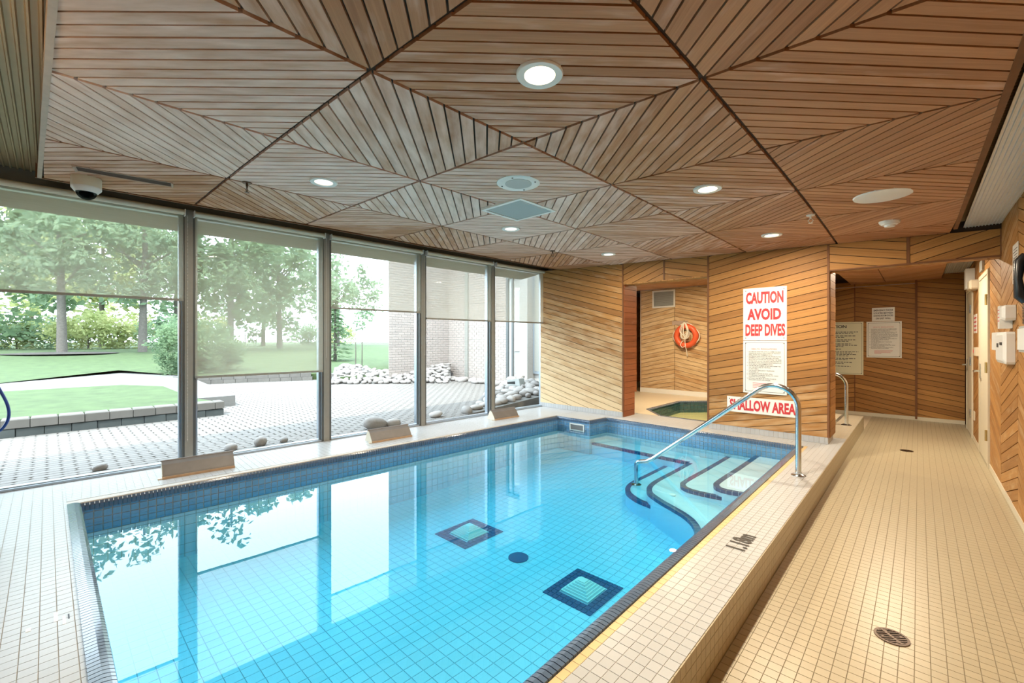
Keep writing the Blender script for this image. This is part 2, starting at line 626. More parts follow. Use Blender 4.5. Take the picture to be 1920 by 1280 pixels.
def tile_cands(O, A, B, Nrm, u0, u1, v0, v1, pu, pv, gap, h, cpoly=None, zfun=None):
    """rectangular tiles on a plane: O origin, A and B unit axes, Nrm outward. cpoly clips in (u,v)."""
    O, A, B, Nrm = Vector(O), Vector(A), Vector(B), Vector(Nrm)
    out = []
    nu = int(round((u1 - u0) / pu + 0.49999))
    nv = int(round((v1 - v0) / pv + 0.49999))
    rotm = Matrix((A, B, Nrm)).transposed()
    if rotm.determinant() < 0:
        flip = True
    else:
        flip = False
    rot = None if flip else rotm.to_euler()
    for i in range(nu):
        for j in range(nv):
            a0 = u0 + i * pu + gap / 2
            a1 = min(u0 + (i + 1) * pu, u1) - gap / 2
            b0 = v0 + j * pv + gap / 2
            b1 = min(v0 + (j + 1) * pv, v1) - gap / 2
            if a1 - a0 < 0.004 or b1 - b0 < 0.004:
                continue
            poly = [(a0, b0), (a1, b0), (a1, b1), (a0, b1)]
            full = abs(a1 - a0 - (pu - gap)) < 1e-4 and abs(b1 - b0 - (pv - gap)) < 1e-4
            if cpoly is not None:
                q = clip_to(poly, cpoly)
                if len(q) < 3 or abs(parea(q)) < 0.00012:
                    continue
                if abs(abs(parea(q)) - (a1 - a0) * (b1 - b0)) > 1e-7:
                    full = False
                poly = q
            bot = [O + A * p[0] + B * p[1] for p in poly]
            if zfun:
                bot = [Vector((p.x, p.y, zfun(p.x, p.y))) for p in bot]
                full = False
            top = [p + Nrm * h for p in bot]
            n = len(poly)
            fs = [tuple(range(n, 2 * n))] + [(k, (k + 1) % n, n + (k + 1) % n, n + k) for k in range(n)]
            if flip:
                fs = [f[::-1] for f in fs]
            c = dict(a=px_area(top), v=bot + top, f=fs)
            if full and rot is not None:
                x, y = (a1 - a0) / 2, (b1 - b0) / 2
                lv = [(-x, -y, 0), (x, -y, 0), (x, y, 0), (-x, y, 0), (-x, -y, h), (x, -y, h), (x, y, h), (-x, y, h)]
                c['lv'] = lv
                c['key'] = (round(x, 4), round(y, 4))
                c['loc'] = O + A * (a0 + x) + B * (b0 + y)
                c['rot'] = rot
            out.append(c)
    return out


def plank_cands(O, A, B, Nrm, poly, angle, pitch, gap, h, wear=0.0, wfun=None, hfun=None):
    """boards laid at an angle over a convex panel (poly in plane coordinates)"""
    O, A, B, Nrm = Vector(O), Vector(A), Vector(B), Vector(Nrm)
    ca, sa = math.cos(angle), math.sin(angle)
    t = [-sa * p[0] + ca * p[1] for p in poly]
    lo, hi = min(t), max(t)
    n = int(math.ceil((hi - lo) / pitch))
    out = []
    flip = A.cross(B).dot(Nrm) < 0
    if parea(poly) < 0:
        flip = not flip
    for i in range(n):
        q = clip(poly, sa, -ca, -(lo + i * pitch + gap / 2))
        if len(q) >= 3:
            q = clip(q, -sa, ca, lo + (i + 1) * pitch - gap / 2)
        if len(q) < 3 or abs(parea(q)) < 0.0006:
            continue
        hh = h + random.uniform(-0.0012, 0.0012)
        bot = [O + A * p[0] + B * p[1] for p in q]
        top = [p + Nrm * hh for p in bot]
        m = len(q)
        fs = [tuple(range(m, 2 * m))] + [(k, (k + 1) % m, m + (k + 1) % m, m + k) for k in range(m)]
        if flip:
            fs = [f[::-1] for f in fs]
        ro = random.uniform(0, 50)
        g = [(ca * p[0] + sa * p[1] + ro, -sa * p[0] + ca * p[1], ro) for p in q]
        cen = bot[0].copy()
        for p in bot[1:]:
            cen += p
        cen /= m
        w = wfun(cen) if wfun else wear
        tn = [(random.random(), w + random.uniform(-0.12, 0.12), 0)] * (2 * m)
        out.append(dict(a=px_area(top), v=bot + top, f=fs, gc=g + g, tone=tn))
    return out


def plank_panel(parent, O, A, B, Nrm, poly, angle, pitch=0.088, gap=0.007, h=0.014, wear=0.0, mat='wall', wfun=None):
    for c in plank_cands(O, A, B, Nrm, poly, angle, pitch, gap, h, wear, wfun):
        mb = MB()
        mb.add(c['v'], c['f'], c['gc'], c['tone'])
        mb.build('plank', M[mat], parent)


def struct(name, mb, mat, label=None):
    o = mb.build(name, mat, None)
    o['kind'] = 'structure'
    if label:
        o['label'] = label
    return o


R15 = math.radians(15)
DECK = 0.209
TILE = 0.0515
WATER = 0.075
ZC0, ZCK = 2.47, -0.036      # ceiling height at x: ZC0 + ZCK*x


def zc(x):
    return ZC0 + ZCK * x


def win_x(y):
    return -5.2586 + 0.0413 * y


WDIR = Vector((0.0413, 1, 0)).normalized()       # along the window wall
WNRM = Vector((1, -0.0413, 0)).normalized()      # into the room

# ================================================================== ROOM SHELL
# ---- corridor floor
fl = struct('floor', MB().box((-0.66, -2.6, -0.15), (0.60, 10.6, -0.0028)), M['grout'], 'beige mosaic tiled corridor floor beside the raised pool deck')
c = tile_cands((-0.632, -2.6, -0.006), (1, 0, 0), (0, 1, 0), (0, 0, 1), 0, 1.195, 1.0, 13.1, TILE, TILE, 0.0033, 0.006)
split_pieces('floor_tile', c, M['tilewarm'], fl)

# ---- raised deck bodies (grout under the tiles)
dk = MB()
HB = -0.15
dk.prism([(-5.40, -2.6, HB), (-0.640, -2.6, HB), (-0.640, 0.10, HB), (-5.40, 0.10, HB)], [(-5.40, -2.6, .2066), (-0.640, -2.6, .2066), (-0.640, 0.10, .2066), (-5.40, 0.10, .2066)])
dk.prism([(-5.40, .10, HB), (-4.515, .10, HB), (-4.213, 5.54, HB), (-5.20, 5.54, HB)], [(-5.40, .10, .2066), (-4.515, .10, .2066), (-4.213, 5.54, .2066), (-5.20, 5.54, .2066)])
dk.prism([(-5.20, 5.54, HB), (-3.60, 5.54, HB), (-3.56, 5.95, HB), (-5.20, 5.95, HB)], [(-5.20, 5.54, .2066), (-3.60, 5.54, .2066), (-3.56, 5.95, .2066), (-5.20, 5.95, .2066)])
dk.prism([(-0.945, .10, HB), (-0.640, .10, HB), (-0.640, 5.84, HB), (-0.945, 5.84, HB)], [(-0.945, .10, .2066), (-0.640, .10, .2066), (-0.640, 5.84, .2066), (-0.945, 5.84, .2066)])
dk.prism([(-3.56, 5.93, HB), (-0.640, 5.84, HB), (-0.640, 6.60, HB), (-3.56, 6.60, HB)], [(-3.56, 5.93, .2066), (-0.640, 5.84, .2066), (-0.640, 6.60, .2066), (-3.56, 6.60, .2066)])
dk.box((-5.20, 5.95, HB), (-3.56, 6.60, .2066))
deck = struct('pool_deck', dk, M['groutlight'], 'raised pale mosaic tiled deck around the pool')
cs = []
cs += tile_cands((-5.30, -1.0, .203), (1, 0, 0), (0, 1, 0), (0, 0, 1), 0, 4.664, 0, 1.10, TILE, TILE, 0.003, 0.006)
PA = Vector((0.0505, 1, 0)).normalized()
PX = Vector((1, -0.0505, 0)).normalized()
# left deck: frame turned with the window wall
O = Vector((-5.255, 0.10, .203))


def loc2(p):
    d = Vector((p[0], p[1], .203)) - O
    return (d.dot(PX), d.dot(PA))


cp = [loc2(p) for p in ((-5.254, .10), (-4.516, .10), (-4.205, 5.56), (-4.165, 6.12), (-5.006, 6.12))]
cs += tile_cands(O, PX, PA, (0, 0, 1), -0.01, 1.3, -0.2, 6.3, TILE, TILE, 0.003, 0.006, cpoly=cp)
cs += tile_cands((-4.20, 5.53, .203), (1, 0, 0), (0, 1, 0), (0, 0, 1), 0, 0.64, 0, 0.59, TILE, TILE, 0.003, 0.006, cpoly=[(0.0, 0.0), (0.60, 0), (0.635, 0.4), (0.635, 0.59), (0.035, 0.59)])
cs += tile_cands((-0.910, .10, .203), (1, 0, 0), (0, 1, 0), (0, 0, 1), 0, 0.272, 0, 8.68, 0.0453, TILE, 0.003, 0.006)
cs += tile_cands((-3.565, 5.86, .203), (1, 0, 0), (0, 1, 0), (0, 0, 1), 0, 2.66, 0, 0.75, TILE, TILE, 0.003, 0.006,
                 cpoly=[(0, 0.09), (2.66, 0.0), (2.66, 0.75), (0, 0.75)])
split_pieces('deck_tile', cs, M['tile'], deck)
st = tile_cands((-0.945, .10, .203), (1, 0, 0), (0, 1, 0), (0, 0, 1), 0, 0.036, 0, 5.74, 0.036, TILE, 0.003, 0.0055)
split_pieces('stained_tile', st, M['stain'], deck, most=110)
# curb face towards the corridor
cf = tile_cands((-0.640, -1.0, -0.003), (0, 1, 0), (0, 0, 1), (1, 0, 0), 0, 9.78, 0, 0.210, TILE, 0.0525, 0.0025, 0.006)
split_pieces('curb_tile', cf, M['tilewarm'], deck, most=150)
# hot-tub room floor
tr = MB()
OCT = [(-3.41, 7.12), (-2.98, 6.655), (-1.85, 6.655), (-1.42, 7.12), (-1.42, 8.45), (-1.85, 8.91), (-2.98, 8.91), (-3.41, 8.45)]


def ring_floor(mb, z):
    outer = [(-4.95, 6.60), (-0.640, 6.60), (-0.640, 8.78), (-0.64, 9.45), (-4.95, 9.45)]
    # strips around the octagon
    quads = [[(-4.95, 6.60), (-3.41, 6.60), (-3.41, 9.45), (-4.95, 9.45)], [(-1.42, 6.60), (-0.640, 6.60), (-0.640, 8.78), (-1.42, 8.78)],
             [(-3.41, 6.60), (-1.42, 6.60), (-1.42, 6.655), (-3.41, 6.655)], [(-3.41, 8.91), (-1.42, 8.91), (-1.42, 9.45), (-3.41, 9.45)],
             [(-3.41, 6.655), (-2.98, 6.655), (-3.41, 7.12)], [(-1.85, 6.655), (-1.42, 6.655), (-1.42, 7.12)],
             [(-1.42, 8.45), (-1.42, 8.91), (-1.85, 8.91)], [(-2.98, 8.91), (-3.41, 8.91), (-3.41, 8.45)]]
    for q in quads:
        mb.prism([(p[0], p[1], HB) for p in q], [(p[0], p[1], z) for p in q])


def tile_grid_mat(name, col, groutc, pitch):
    m, nt, out = new_mat(name)
    b = N(nt, 'ShaderNodeBsdfPrincipled')
    b.inputs['Roughness'].default_value = 0.35
    nt.links.new(b.outputs[0], out.inputs[0])
    tc = N(nt, 'ShaderNodeTexCoord')
    br = N(nt, 'ShaderNodeTexBrick', offset=0.0)
    br.inputs['Color1'].default_value = (*col, 1)
    br.inputs['Color2'].default_value = (col[0] * .95, col[1] * .95, col[2] * .95, 1)
    br.inputs['Mortar'].default_value = (*groutc, 1)
    br.inputs['Scale'].default_value = 1
    br.inputs['Brick Width'].default_value = pitch
    br.inputs['Row Height'].default_value = pitch
    br.inputs['Mortar Size'].default_value = 0.0018
    nt.links.new(tc.outputs['Object'], br.inputs['Vector'])
    nt.links.new(br.outputs['Color'], b.inputs['Base Color'])
    return m


M['tubfloor'] = tile_grid_mat('tub_room_mosaic', (0.68, 0.58, 0.43), (0.55, 0.47, 0.35), TILE)
ring_floor(tr, DECK)
struct('floor_tub_room', tr, M['tubfloor'], 'tan mosaic floor around the hot tub')

# ---- back wall and roof behind the photographer
wb = struct('wall_back', MB().box((-5.5, -2.72, -0.15), (0.75, -2.6, 2.86)), M['groove'])
for k in range(6):
    x0 = -5.36 + k * 0.99
    plank_panel(wb, (x0, -2.6, 0.0), (1, 0, 0), (0, 0, 1), (0, 1, 0), [(0.01, 0.0), (0.98, 0.0), (0.98, 2.75), (0.01, 2.75)], R15 * (1 if k % 2 else -1), pitch=0.176)
rf = MB()
rf.prism([(-6.02, -3.2, 2.86), (0.8, -3.2, 2.86), (0.8, 11.4, 2.86), (-5.65, 11.4, 2.86)], [(-6.02, -3.2, 3.05), (0.8, -3.2, 3.05), (0.8, 11.4, 3.05), (-5.65, 11.4, 3.05)])
struct('roof', rf, M['roof'])
# eave in front of the window heads
ev = MB()
ev.prism([(-6.02, -3.2, 2.58), (-5.385, -3.2, 2.66), (-4.99, 6.3, 2.66), (-5.65, 6.3, 2.58)], [(-6.02, -3.2, 2.86), (-5.385, -3.2, 2.86), (-4.99, 6.3, 2.86), (-5.65, 6.3, 2.86)])
struct('trim_1', ev, M['soffit'], 'tan eave boxed in above the window wall')

# ---- ceiling slab of wooden cells
CXF = (-0.706, -0.997, 0.030, 0.011, -0.014, -0.004)
CYF = (0.035, -0.035, 0.911, 0.010, 0.005, 0.004)


def cnode(i, j):
    t = (1, i, j, i * j, i * i, j * j)
    x = sum(a * b for a, b in zip(CXF, t))
    y = sum(a * b for a, b in zip(CYF, t))
    return x, y


YWALL = 6.12
slab_out = [cnode(-1, 0), cnode(-1, 6.3), cnode(4, 6.5), cnode(4, 0)]
cb = MB()
cb.prism([(p[0], p[1], zc(p[0]) + 0.016) for p in slab_out][::-1], [(p[0], p[1], zc(p[0]) + 0.13) for p in slab_out][::-1])
ceil = struct('ceiling', cb, M['groove'], 'suspended wooden ceiling of square plank cells laid on alternating diagonals')


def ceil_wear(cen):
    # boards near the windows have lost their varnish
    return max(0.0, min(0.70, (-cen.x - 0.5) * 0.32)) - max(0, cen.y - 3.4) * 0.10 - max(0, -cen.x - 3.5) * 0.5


def quad_map(i0, j0):
    def f(s, t):
        x, y = cnode(i0 + s, j0 + t)
        return Vector((x, y, zc(x)))
    return f


SLOT = [(-4.40, 0.13), (-4.30, 0.13), (-4.225, 0.67), (-4.325, 0.67)]
cand = []
for i0 in range(-1, 4):
    for j0 in range(0, 7):
        f = quad_map(i0, j0)
        horiz = (i0 + j0) % 2 != 0
        e = 0.011
        cell = [(e, e), (1 - e, e), (1 - e, 1 - e), (e, 1 - e)]
        if j0 == 6:
            # the last row is cut by the far wall
            tmax = (YWALL - cnode(i0 + .5, 6)[1]) / 0.98
            cell = [(e, e), (1 - e, e), (1 - e, tmax), (e, tmax)]
        n = 20
        for k in range(n):
            a, b = 2.0 * k / n, 2.0 * (k + 1) / n
            g = 0.014
            if horiz:
                q = clip(clip(cell, -1, -1, -(a + g / 2)), 1, 1, b - g / 2) if cell else []
            else:
                q = clip(cell, -1, 1, 1 - (a + g / 2))
                q = clip(q, 1, -1, (b - g / 2) - 1) if len(q) >= 3 else []
            if len(q) < 3 or abs(parea(q)) < 0.0008:
                continue
            hh = random.uniform(-0.001, 0.001)
            bot = [f(*p) + Vector((0, 0, hh)) for p in q]
            top = [p + Vector((0, 0, 0.018)) for p in bot]
            m = len(q)
            fs = [tuple(range(m)), ] + [(x, m + x, m + (x + 1) % m, (x + 1) % m) for x in range(m)]
            # outward faces: seen from below
            nn = (bot[1] - bot[0]).cross(bot[2] - bot[0])
            if nn.z > 0:
                fs = [ff[::-1] for ff in fs]
            ro = random.uniform(0, 50)
            if horiz:
                gl = [((p[0] - p[1]) * .72 + ro, (p[0] + p[1]) * .72, ro) for p in q]
            else:
                gl = [((p[0] + p[1]) * .72 + ro, (p[0] - p[1]) * .72, ro) for p in q]
            cen = sum((v for v in bot), Vector()) / m
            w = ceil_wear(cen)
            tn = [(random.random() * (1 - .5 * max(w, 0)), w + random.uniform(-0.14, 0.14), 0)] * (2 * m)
            cand.append(dict(a=px_area(bot), v=bot + top, f=fs, gc=gl + gl, tone=tn))
split_pieces('plank', cand, M['ceil'], ceil, 300, 'far_planks')
# recess cut for a missing fitting: long dark slot with a pale rim (thing below)

# edge boards of the slab
eb = MB()
p0, p1 = cnode(-1, 0), cnode(4, 0)
eb.prism([(p0[0] + .03, p0[1] - .026, zc(p0[0]) - .004), (p0[0] + .03, p0[1] - .002, zc(p0[0]) - .004), (p1[0], p1[1] - .002, zc(p1[0]) - .004), (p1[0], p1[1] - .026, zc(p1[0]) - .004)],
         [(p0[0] + .03, p0[1] - .026, zc(p0[0]) + .13), (p0[0] + .03, p0[1] - .002, zc(p0[0]) + .13), (p1[0], p1[1] - .002, zc(p1[0]) + .13), (p1[0], p1[1] - .026, zc(p1[0]) + .13)])
eb.build('edge_board', M['trimpale'], ceil)
eb = MB()
p0, p1 = cnode(-1, 0), cnode(-1, 6.3)
eb.prism([(p0[0] + .002, p0[1], zc(p0[0]) - .004), (p0[0] + .03, p0[1], zc(p0[0]) - .004), (p1[0] + .03, p1[1], zc(p1[0]) - .004), (p1[0] + .002, p1[1], zc(p1[0]) - .004)],
         [(p0[0] + .002, p0[1], zc(p0[0]) + .13), (p0[0] + .03, p0[1], zc(p0[0]) + .13), (p1[0] + .03, p1[1], zc(p1[0]) + .13), (p1[0] + .002, p1[1], zc(p1[0]) + .13)])
eb.build('edge_board', M['trimwood'], ceil)
eb = MB()
p0, p1 = cnode(4, 0), cnode(4, 6.4)
eb.prism([(p0[0] - .02, p0[1] - .035, zc(p0[0]) - .003), (p0[0] - .002, p0[1] - .035, zc(p0[0]) - .003), (p1[0] - .002, p1[1], zc(p1[0]) - .003), (p1[0] - .02, p1[1], zc(p1[0]) - .003)],
         [(p0[0] - .02, p0[1] - .035, zc(p0[0]) + .11), (p0[0] - .002, p0[1] - .035, zc(p0[0]) + .11), (p1[0] - .002, p1[1], zc(p1[0]) + .11), (p1[0] - .02, p1[1], zc(p1[0]) + .11)])
eb.build('edge_board', M['trimwood'], ceil)


# ---- ribbed metal deck above the slab
def ribbed(x0, x1, y0, y1, z, pitch, along, depth, flare=0.0):
    """corrugated sheet; ribs run along 'x' or 'y'"""
    mb = MB()
    n = int(((y1 - y0) if along == 'x' else (x1 - x0)) / pitch)
    prof = []
    for k in range(n):
        t = k * pitch
        prof += [(t, 0), (t + pitch * .55, 0), (t + pitch * .68, depth), (t + pitch * .87, depth)]
    prof.append((n * pitch, 0))
    vs, fs = [], []
    for t, h in prof:
        if along == 'x':
            vs += [(x0, y0 + t, z - h + flare * 0), (x1, y0 + t, z - h + zc(x1) - zc(x0))]
        else:
            vs += [(x0 + t, y0, z - h), (x0 + t, y1, z - h)]
    for k in range(len(prof) - 1):
        fs.append((2 * k, 2 * k + 1, 2 * k + 3, 2 * k + 2))
    mb.add(vs, fs)
    return mb


rm = ribbed(-5.36, 0.33, -2.6, 6.12, zc(-5.36) + 0.115, 0.036, 'x', 0.012)
struct('ceiling_metal_deck', rm, M['darkmetal'], 'dark ribbed metal deck showing around the wooden ceiling')
rm = ribbed(0.315, 0.60, -2.6, 6.12, zc(0.4) + 0.045, 0.022, 'y', 0.007)
struct('ceiling_metal_strip', rm, M['ribmetal'], 'silver ribbed metal strip between wooden ceiling and right wall')

# ---- far wall: left panel (A), sign panel (B), two headers
BASE = 0.285
ZT = 2.66


def wall_panel(name, x0, x1, z0, angle, thick=0.38, parts=None, wear=0.0, wfun=None, label=None, back=True):
    b = struct(name, MB().box((x0, YWALL + 0.012, z0), (x1, YWALL + thick, ZT)), M['groove'], label)
    for (a0, a1, ang) in (parts or [(x0, x1, angle)]):
        plank_panel(b, (0, YWALL + .012, 0), (1, 0, 0), (0, 0, 1), (0, -1, 0), [(a0 + .004, z0), (a1 - .004, z0), (a1 - .004, zc(a1)), (a0 + .004, zc(a0))], ang, wear=wear, wfun=wfun)
    return b


def paleA(c):  # boards turn paler towards the bottom and the window end
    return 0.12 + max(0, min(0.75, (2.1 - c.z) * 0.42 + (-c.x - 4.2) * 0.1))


def paleB(c):  # boards turn paler in the lower part of the panel
    return -0.15 + max(0, 1.15 - c.z) * 0.62


wA = wall_panel('wall_far_left', -5.02, -3.362, BASE, -R15, wfun=paleA, label='pale plank wall between the windows and the tub room opening')
wB = wall_panel('wall_far_middle', -2.084, -0.757, BASE, math.radians(11.5), thick=0.40, wfun=paleB, label='orange plank wall panel carrying the red and white pool signs')
H1 = wall_panel('wall_far_header', -3.362, -2.084, 2.278, 0, thick=0.20, parts=[(-3.362, -2.713, math.radians(21)), (-2.693, -2.084, -math.radians(13))], label='short plank header over the tub room opening')
H2 = wall_panel('wall_corridor_header', -0.757, 0.58, 2.205, 0, thick=0.20, parts=[(-0.757, -0.091, -math.radians(12)), (-0.071, 0.575, math.radians(17))], label='plank header over the corridor opening')
for xx, zz, hs in ((-2.703, 2.278, H1), (-0.081, 2.205, H2)):
    MB().box((xx - .012, YWALL - .006, zz), (xx + .012, YWALL + .02, zc(xx))).build('joint_strip', M['trimwood'], hs)
# corner strips and returns
for xx, w in ((-3.362, wA), (-2.084, wB), (-0.757, wB), (0.57, H2)):
    MB().box((xx - .012, YWALL - .008, BASE if w is not H2 else 2.205), (xx + .010, YWALL + .02, zc(xx))).build('corner_strip', M['trimwood'], w)
MB().box((-0.757, YWALL - .004, 2.19), (0.57, YWALL + .05, 2.205)).build('soffit_strip', M['trimwood'], H2)
# plank undersides of the headers
plank_panel(H1, (0, 0, 2.278), (1, 0, 0), (0, 1, 0), (0, 0, -1), [(-3.36, YWALL), (-2.09, YWALL), (-2.09, YWALL + .2), (-3.36, YWALL + .2)], math.radians(70), mat='wall')
plank_panel(H2, (0, 0, 2.205), (1, 0, 0), (0, 1, 0), (0, 0, -1), [(-.75, YWALL + .05), (.57, YWALL + .05), (.57, YWALL + .2), (-.75, YWALL + .2)], math.radians(65), mat='wall', wear=.2)
# red jamb of the opening: boards on edge, stepped below
for k in range(24):
    z0 = DECK + .002 + k * 0.0905
    z1 = min(z0 + 0.0865, 2.276)
    d = 0.40 if z0 > 0.5 else 0.33
    if z1 - z0 < .02:
        continue
    plank_panel(wA, (-3.362, YWALL + .01, z0), (0, 1, 0), (0, 0, 1), (1, 0, 0), [(0, 0), (d, 0), (d, z1 - z0), (0, z1 - z0)], 0, pitch=0.2, gap=0.0, h=0.02, mat='red')
for k in range(23):
    z0 = BASE + k * 0.0905
    z1 = min(z0 + 0.0865, 2.3)
    if z1 - z0 < .02:
        continue
    plank_panel(wB, (-0.757, YWALL + .012, z0), (0, 1, 0), (0, 0, 1), (1, 0, 0), [(0, 0), (.40, 0), (.40, z1 - z0), (0, z1 - z0)], 0, pitch=0.2, gap=0.0, h=0.018, mat='wall', wear=-.2)
# white tiled base under both panels
bs = MB()
bs.box((-5.02, YWALL - .01, DECK - .002), (-3.365, YWALL + .36, BASE))
b1 = struct('baseboard_far_left', bs, M['groutlight'])
split_pieces('base_tile', tile_cands((-5.02, YWALL - .010, DECK), (1, 0, 0), (0, 0, 1), (0, -1, 0), 0, 1.655, 0, 0.076, TILE, 0.076, 0.003, 0.004), M['tile'], b1)
bs = MB()
bs.box((-2.08, YWALL + .004, DECK - .002), (-0.76, YWALL + .39, BASE))
b2 = struct('baseboard_far_middle', bs, M['groutlight'])
split_pieces('base_tile', tile_cands((-2.08, YWALL + .004, DECK), (1, 0, 0), (0, 0, 1), (0, -1, 0), 0, 1.32, 0, 0.076, TILE, 0.076, 0.003, 0.004), M['tile'], b2)

# ---- tub room shell
YT = 9.45
wt = struct('wall_tub_room', MB().box((-4.73, YT + .012, DECK), (-1.15, YT + .12, 2.86)), M['groove'], 'pale plank wall behind the hot tub with a life ring')
plank_panel(wt, (0, YT + .012, 0), (1, 0, 0), (0, 0, 1), (0, -1, 0), [(-4.72, .31), (-3.935, .31), (-3.935, 2.56), (-4.72, 2.56)], R15 * 0.8, wear=0.62)
plank_panel(wt, (0, YT + .012, 0), (1, 0, 0), (0, 0, 1), (0, -1, 0), [(-3.925, .31), (-2.2, .31), (-2.2, 2.56), (-3.925, 2.56)], -R15 * 0.8, wear=0.55)
MB().box((-4.74, YT - .014, DECK), (-4.72, YT + .13, 2.60)).build('corner_strip', M['trimpale'], wt)
MB().box((-4.74, YT - .02, DECK), (-1.16, YT + .014, 0.31)).build('cove_base', M['signwhite'], wt)
MB().box((-4.72, YT - .02, 2.545), (-1.16, YT + .014, 2.56)).build('head_strip', M['trimpale'], wt)
# small room beyond, seen through the narrow gap
wg = struct('wall_shower_room', MB().box((-5.2, 11.2, DECK), (-4.5, 11.3, 2.86)), M['groove'], 'dim plank wall in the narrow gap beyond the hot tub')
plank_panel(wg, (0, 11.2, 0), (1, 0, 0), (0, 0, 1), (0, -1, 0), [(-5.2, .3), (-4.6, .3), (-4.6, 2.5), (-5.2, 2.5)], -R15, wear=0.0)
struct('floor_shower_room', MB().box((-5.2, 9.45, HB), (-4.5, 11.3, DECK)), M['tubfloor'])
ws = struct('wall_tub_side', MB().box((-5.35, 6.49, HB), (-5.2, 11.3, 2.86)), M['stucco'], 'plank side wall of the tub room')
plank_panel(ws, (-5.2, 0, 0), (0, 1, 0), (0, 0, 1), (1, 0, 0), [(8.9, .36), (11.18, .36), (11.18, 2.5), (8.9, 2.5)], R15, wear=-.1, mat='wall')
MB().box((-5.2, 8.9, DECK), (-5.17, 11.18, .36)).build('cove_base', M['offwhite'], ws)
struct('wall_shower_right', MB().box((-4.5, 9.57, DECK), (-4.4, 11.3, 2.86)), M['plaster'])
tcx = struct('ceiling_tub_room', MB().box((-5.2, 6.32, 2.575), (-0.95, 11.3, 2.65)), M['groove'], 'plank ceiling over the hot tub')
plank_panel(tcx, (0, 0, 2.575), (1, 0, 0), (0, 1, 0), (0, 0, -1), [(-5.19, 6.53), (-3.45, 6.53), (-3.45, 9.44), (-5.19, 9.44)], math.radians(45), pitch=0.15, mat='ceil', wear=.1)
plank_panel(tcx, (0, 0, 2.575), (1, 0, 0), (0, 1, 0), (0, 0, -1), [(-3.44, 6.32), (-1.0, 6.32), (-1.0, 9.44), (-3.44, 9.44)], math.radians(-45), pitch=0.15, mat='ceil', wear=.0)

# ---- corridor end
YC = 10.45
wc = struct('wall_corridor_end', MB().box((-2.4, YC + .012, 0), (0.6, YC + .14, 2.86)), M['groove'], 'dark plank wall at the end of the corridor')
plank_panel(wc, (0, YC + .012, 0), (1, 0, 0), (0, 0, 1), (0, -1, 0), [(-2.3, .06), (-.89, .06), (-.89, 2.5), (-2.3, 2.5)], R15 * .7, wear=-.2)
plank_panel(wc, (0, YC + .012, 0), (1, 0, 0), (0, 0, 1), (0, -1, 0), [(-.88, .06), (-.05, .06), (-.05, 2.5), (-.88, 2.5)], -R15 * .8, wear=-.2)
plank_panel(wc, (0, YC + .012, 0), (1, 0, 0), (0, 0, 1), (0, -1, 0), [(-.02, .02), (.56, .02), (.56, 2.6), (-.02, 2.6)], -R15 * .7, wear=-.25)
MB().box((-.05, YC - .025, .02), (-.02, YC + .014, 2.52)).build('corner_strip', M['trimwood'], wc)
MB().box((-.895, YC - .008, .06), (-.88, YC + .014, 2.5)).build('joint_strip', M['trimwood'], wc)
MB().box((-2.3, YC - .012, 2.40), (-.05, YC + .014, 2.415)).build('head_strip', M['trimpale'], wc)
MB().box((-2.3, YC - .02, 0), (.56, YC + .014, .06)).build('cove_base', M['offwhite'], wc)
struct('floor_corridor_end', MB().box((-2.4, 8.78, -.15), (-.632, 10.6, 0.0)), M['tubfloor'])
struct('wall_corridor_left', MB().box((-2.5, 9.56, 0), (-2.4, 10.6, 2.86)), M['plaster'])
cc2 = struct('ceiling_corridor', MB().box((-.95, 6.32, 2.475), (0.29, 10.45, 2.56)), M['groove'], 'plank ceiling of the corridor beyond the header')
plank_panel(cc2, (0, 0, 2.475), (1, 0, 0), (0, 1, 0), (0, 0, -1), [(-.94, 6.33), (-.45, 6.33), (-.45, 10.44), (-.94, 10.44)], math.radians(45), mat='ceil', pitch=.1)
plank_panel(cc2, (0, 0, 2.475), (1, 0, 0), (0, 1, 0), (0, 0, -1), [(-.44, 6.33), (.28, 6.33), (.28, 10.44), (-.44, 10.44)], math.radians(-45), mat='ceil', pitch=.1)
struct('ceiling_corridor_strip', ribbed(0.29, 0.60, 6.32, 10.45, 2.54, 0.022, 'y', 0.007), M['ribmetal'])

# ---- right wall with chevron planks and two doors
XR = 0.58
wr = struct('wall_right', MB().box((XR, -2.6, 0), (XR + .14, 11.4, 2.86)), M['groove'], 'chevron plank wall along the right of the corridor')
edges = [7.035, 6.157, 5.187, 4.217, 3.247, 2.277, 1.3]
for k in range(len(edges) - 1):
    a0, a1 = edges[k + 1], edges[k]
    s = 1 if k % 2 == 0 else -1
    # wall plane seen from the corridor: u = y, v = z, outward -x
    plank_panel(wr, (XR, 0, 0), (0, 1, 0), (0, 0, 1), (-1, 0, 0), [(a0 + .003, .055), (a1 - .003, .055), (a1 - .003, 2.5), (a0 + .003, 2.5)], s * math.radians(16), wear=.12)
for k in range(4):
    a0, a1 = 0.33 - .97 * k, 1.30 - .97 * k
    plank_panel(wr, (XR, 0, 0), (0, 1, 0), (0, 0, 1), (-1, 0, 0), [(a0 + .003, .055), (a1 - .003, .055), (a1 - .003, 2.5), (a0 + .003, 2.5)], math.radians(16) * (1 if k % 2 else -1), pitch=.176)
plank_panel(wr, (XR, 0, 0), (0, 1, 0), (0, 0, 1), (-1, 0, 0), [(8.05, .055), (9.03, .055), (9.03, 2.5), (8.05, 2.5)], math.radians(-16), wear=-.05)
plank_panel(wr, (XR, 0, 0), (0, 1, 0), (0, 0, 1), (-1, 0, 0), [(7.04, 2.2), (8.04, 2.2), (8.04, 2.5), (7.04, 2.5)], 0, wear=-.05)
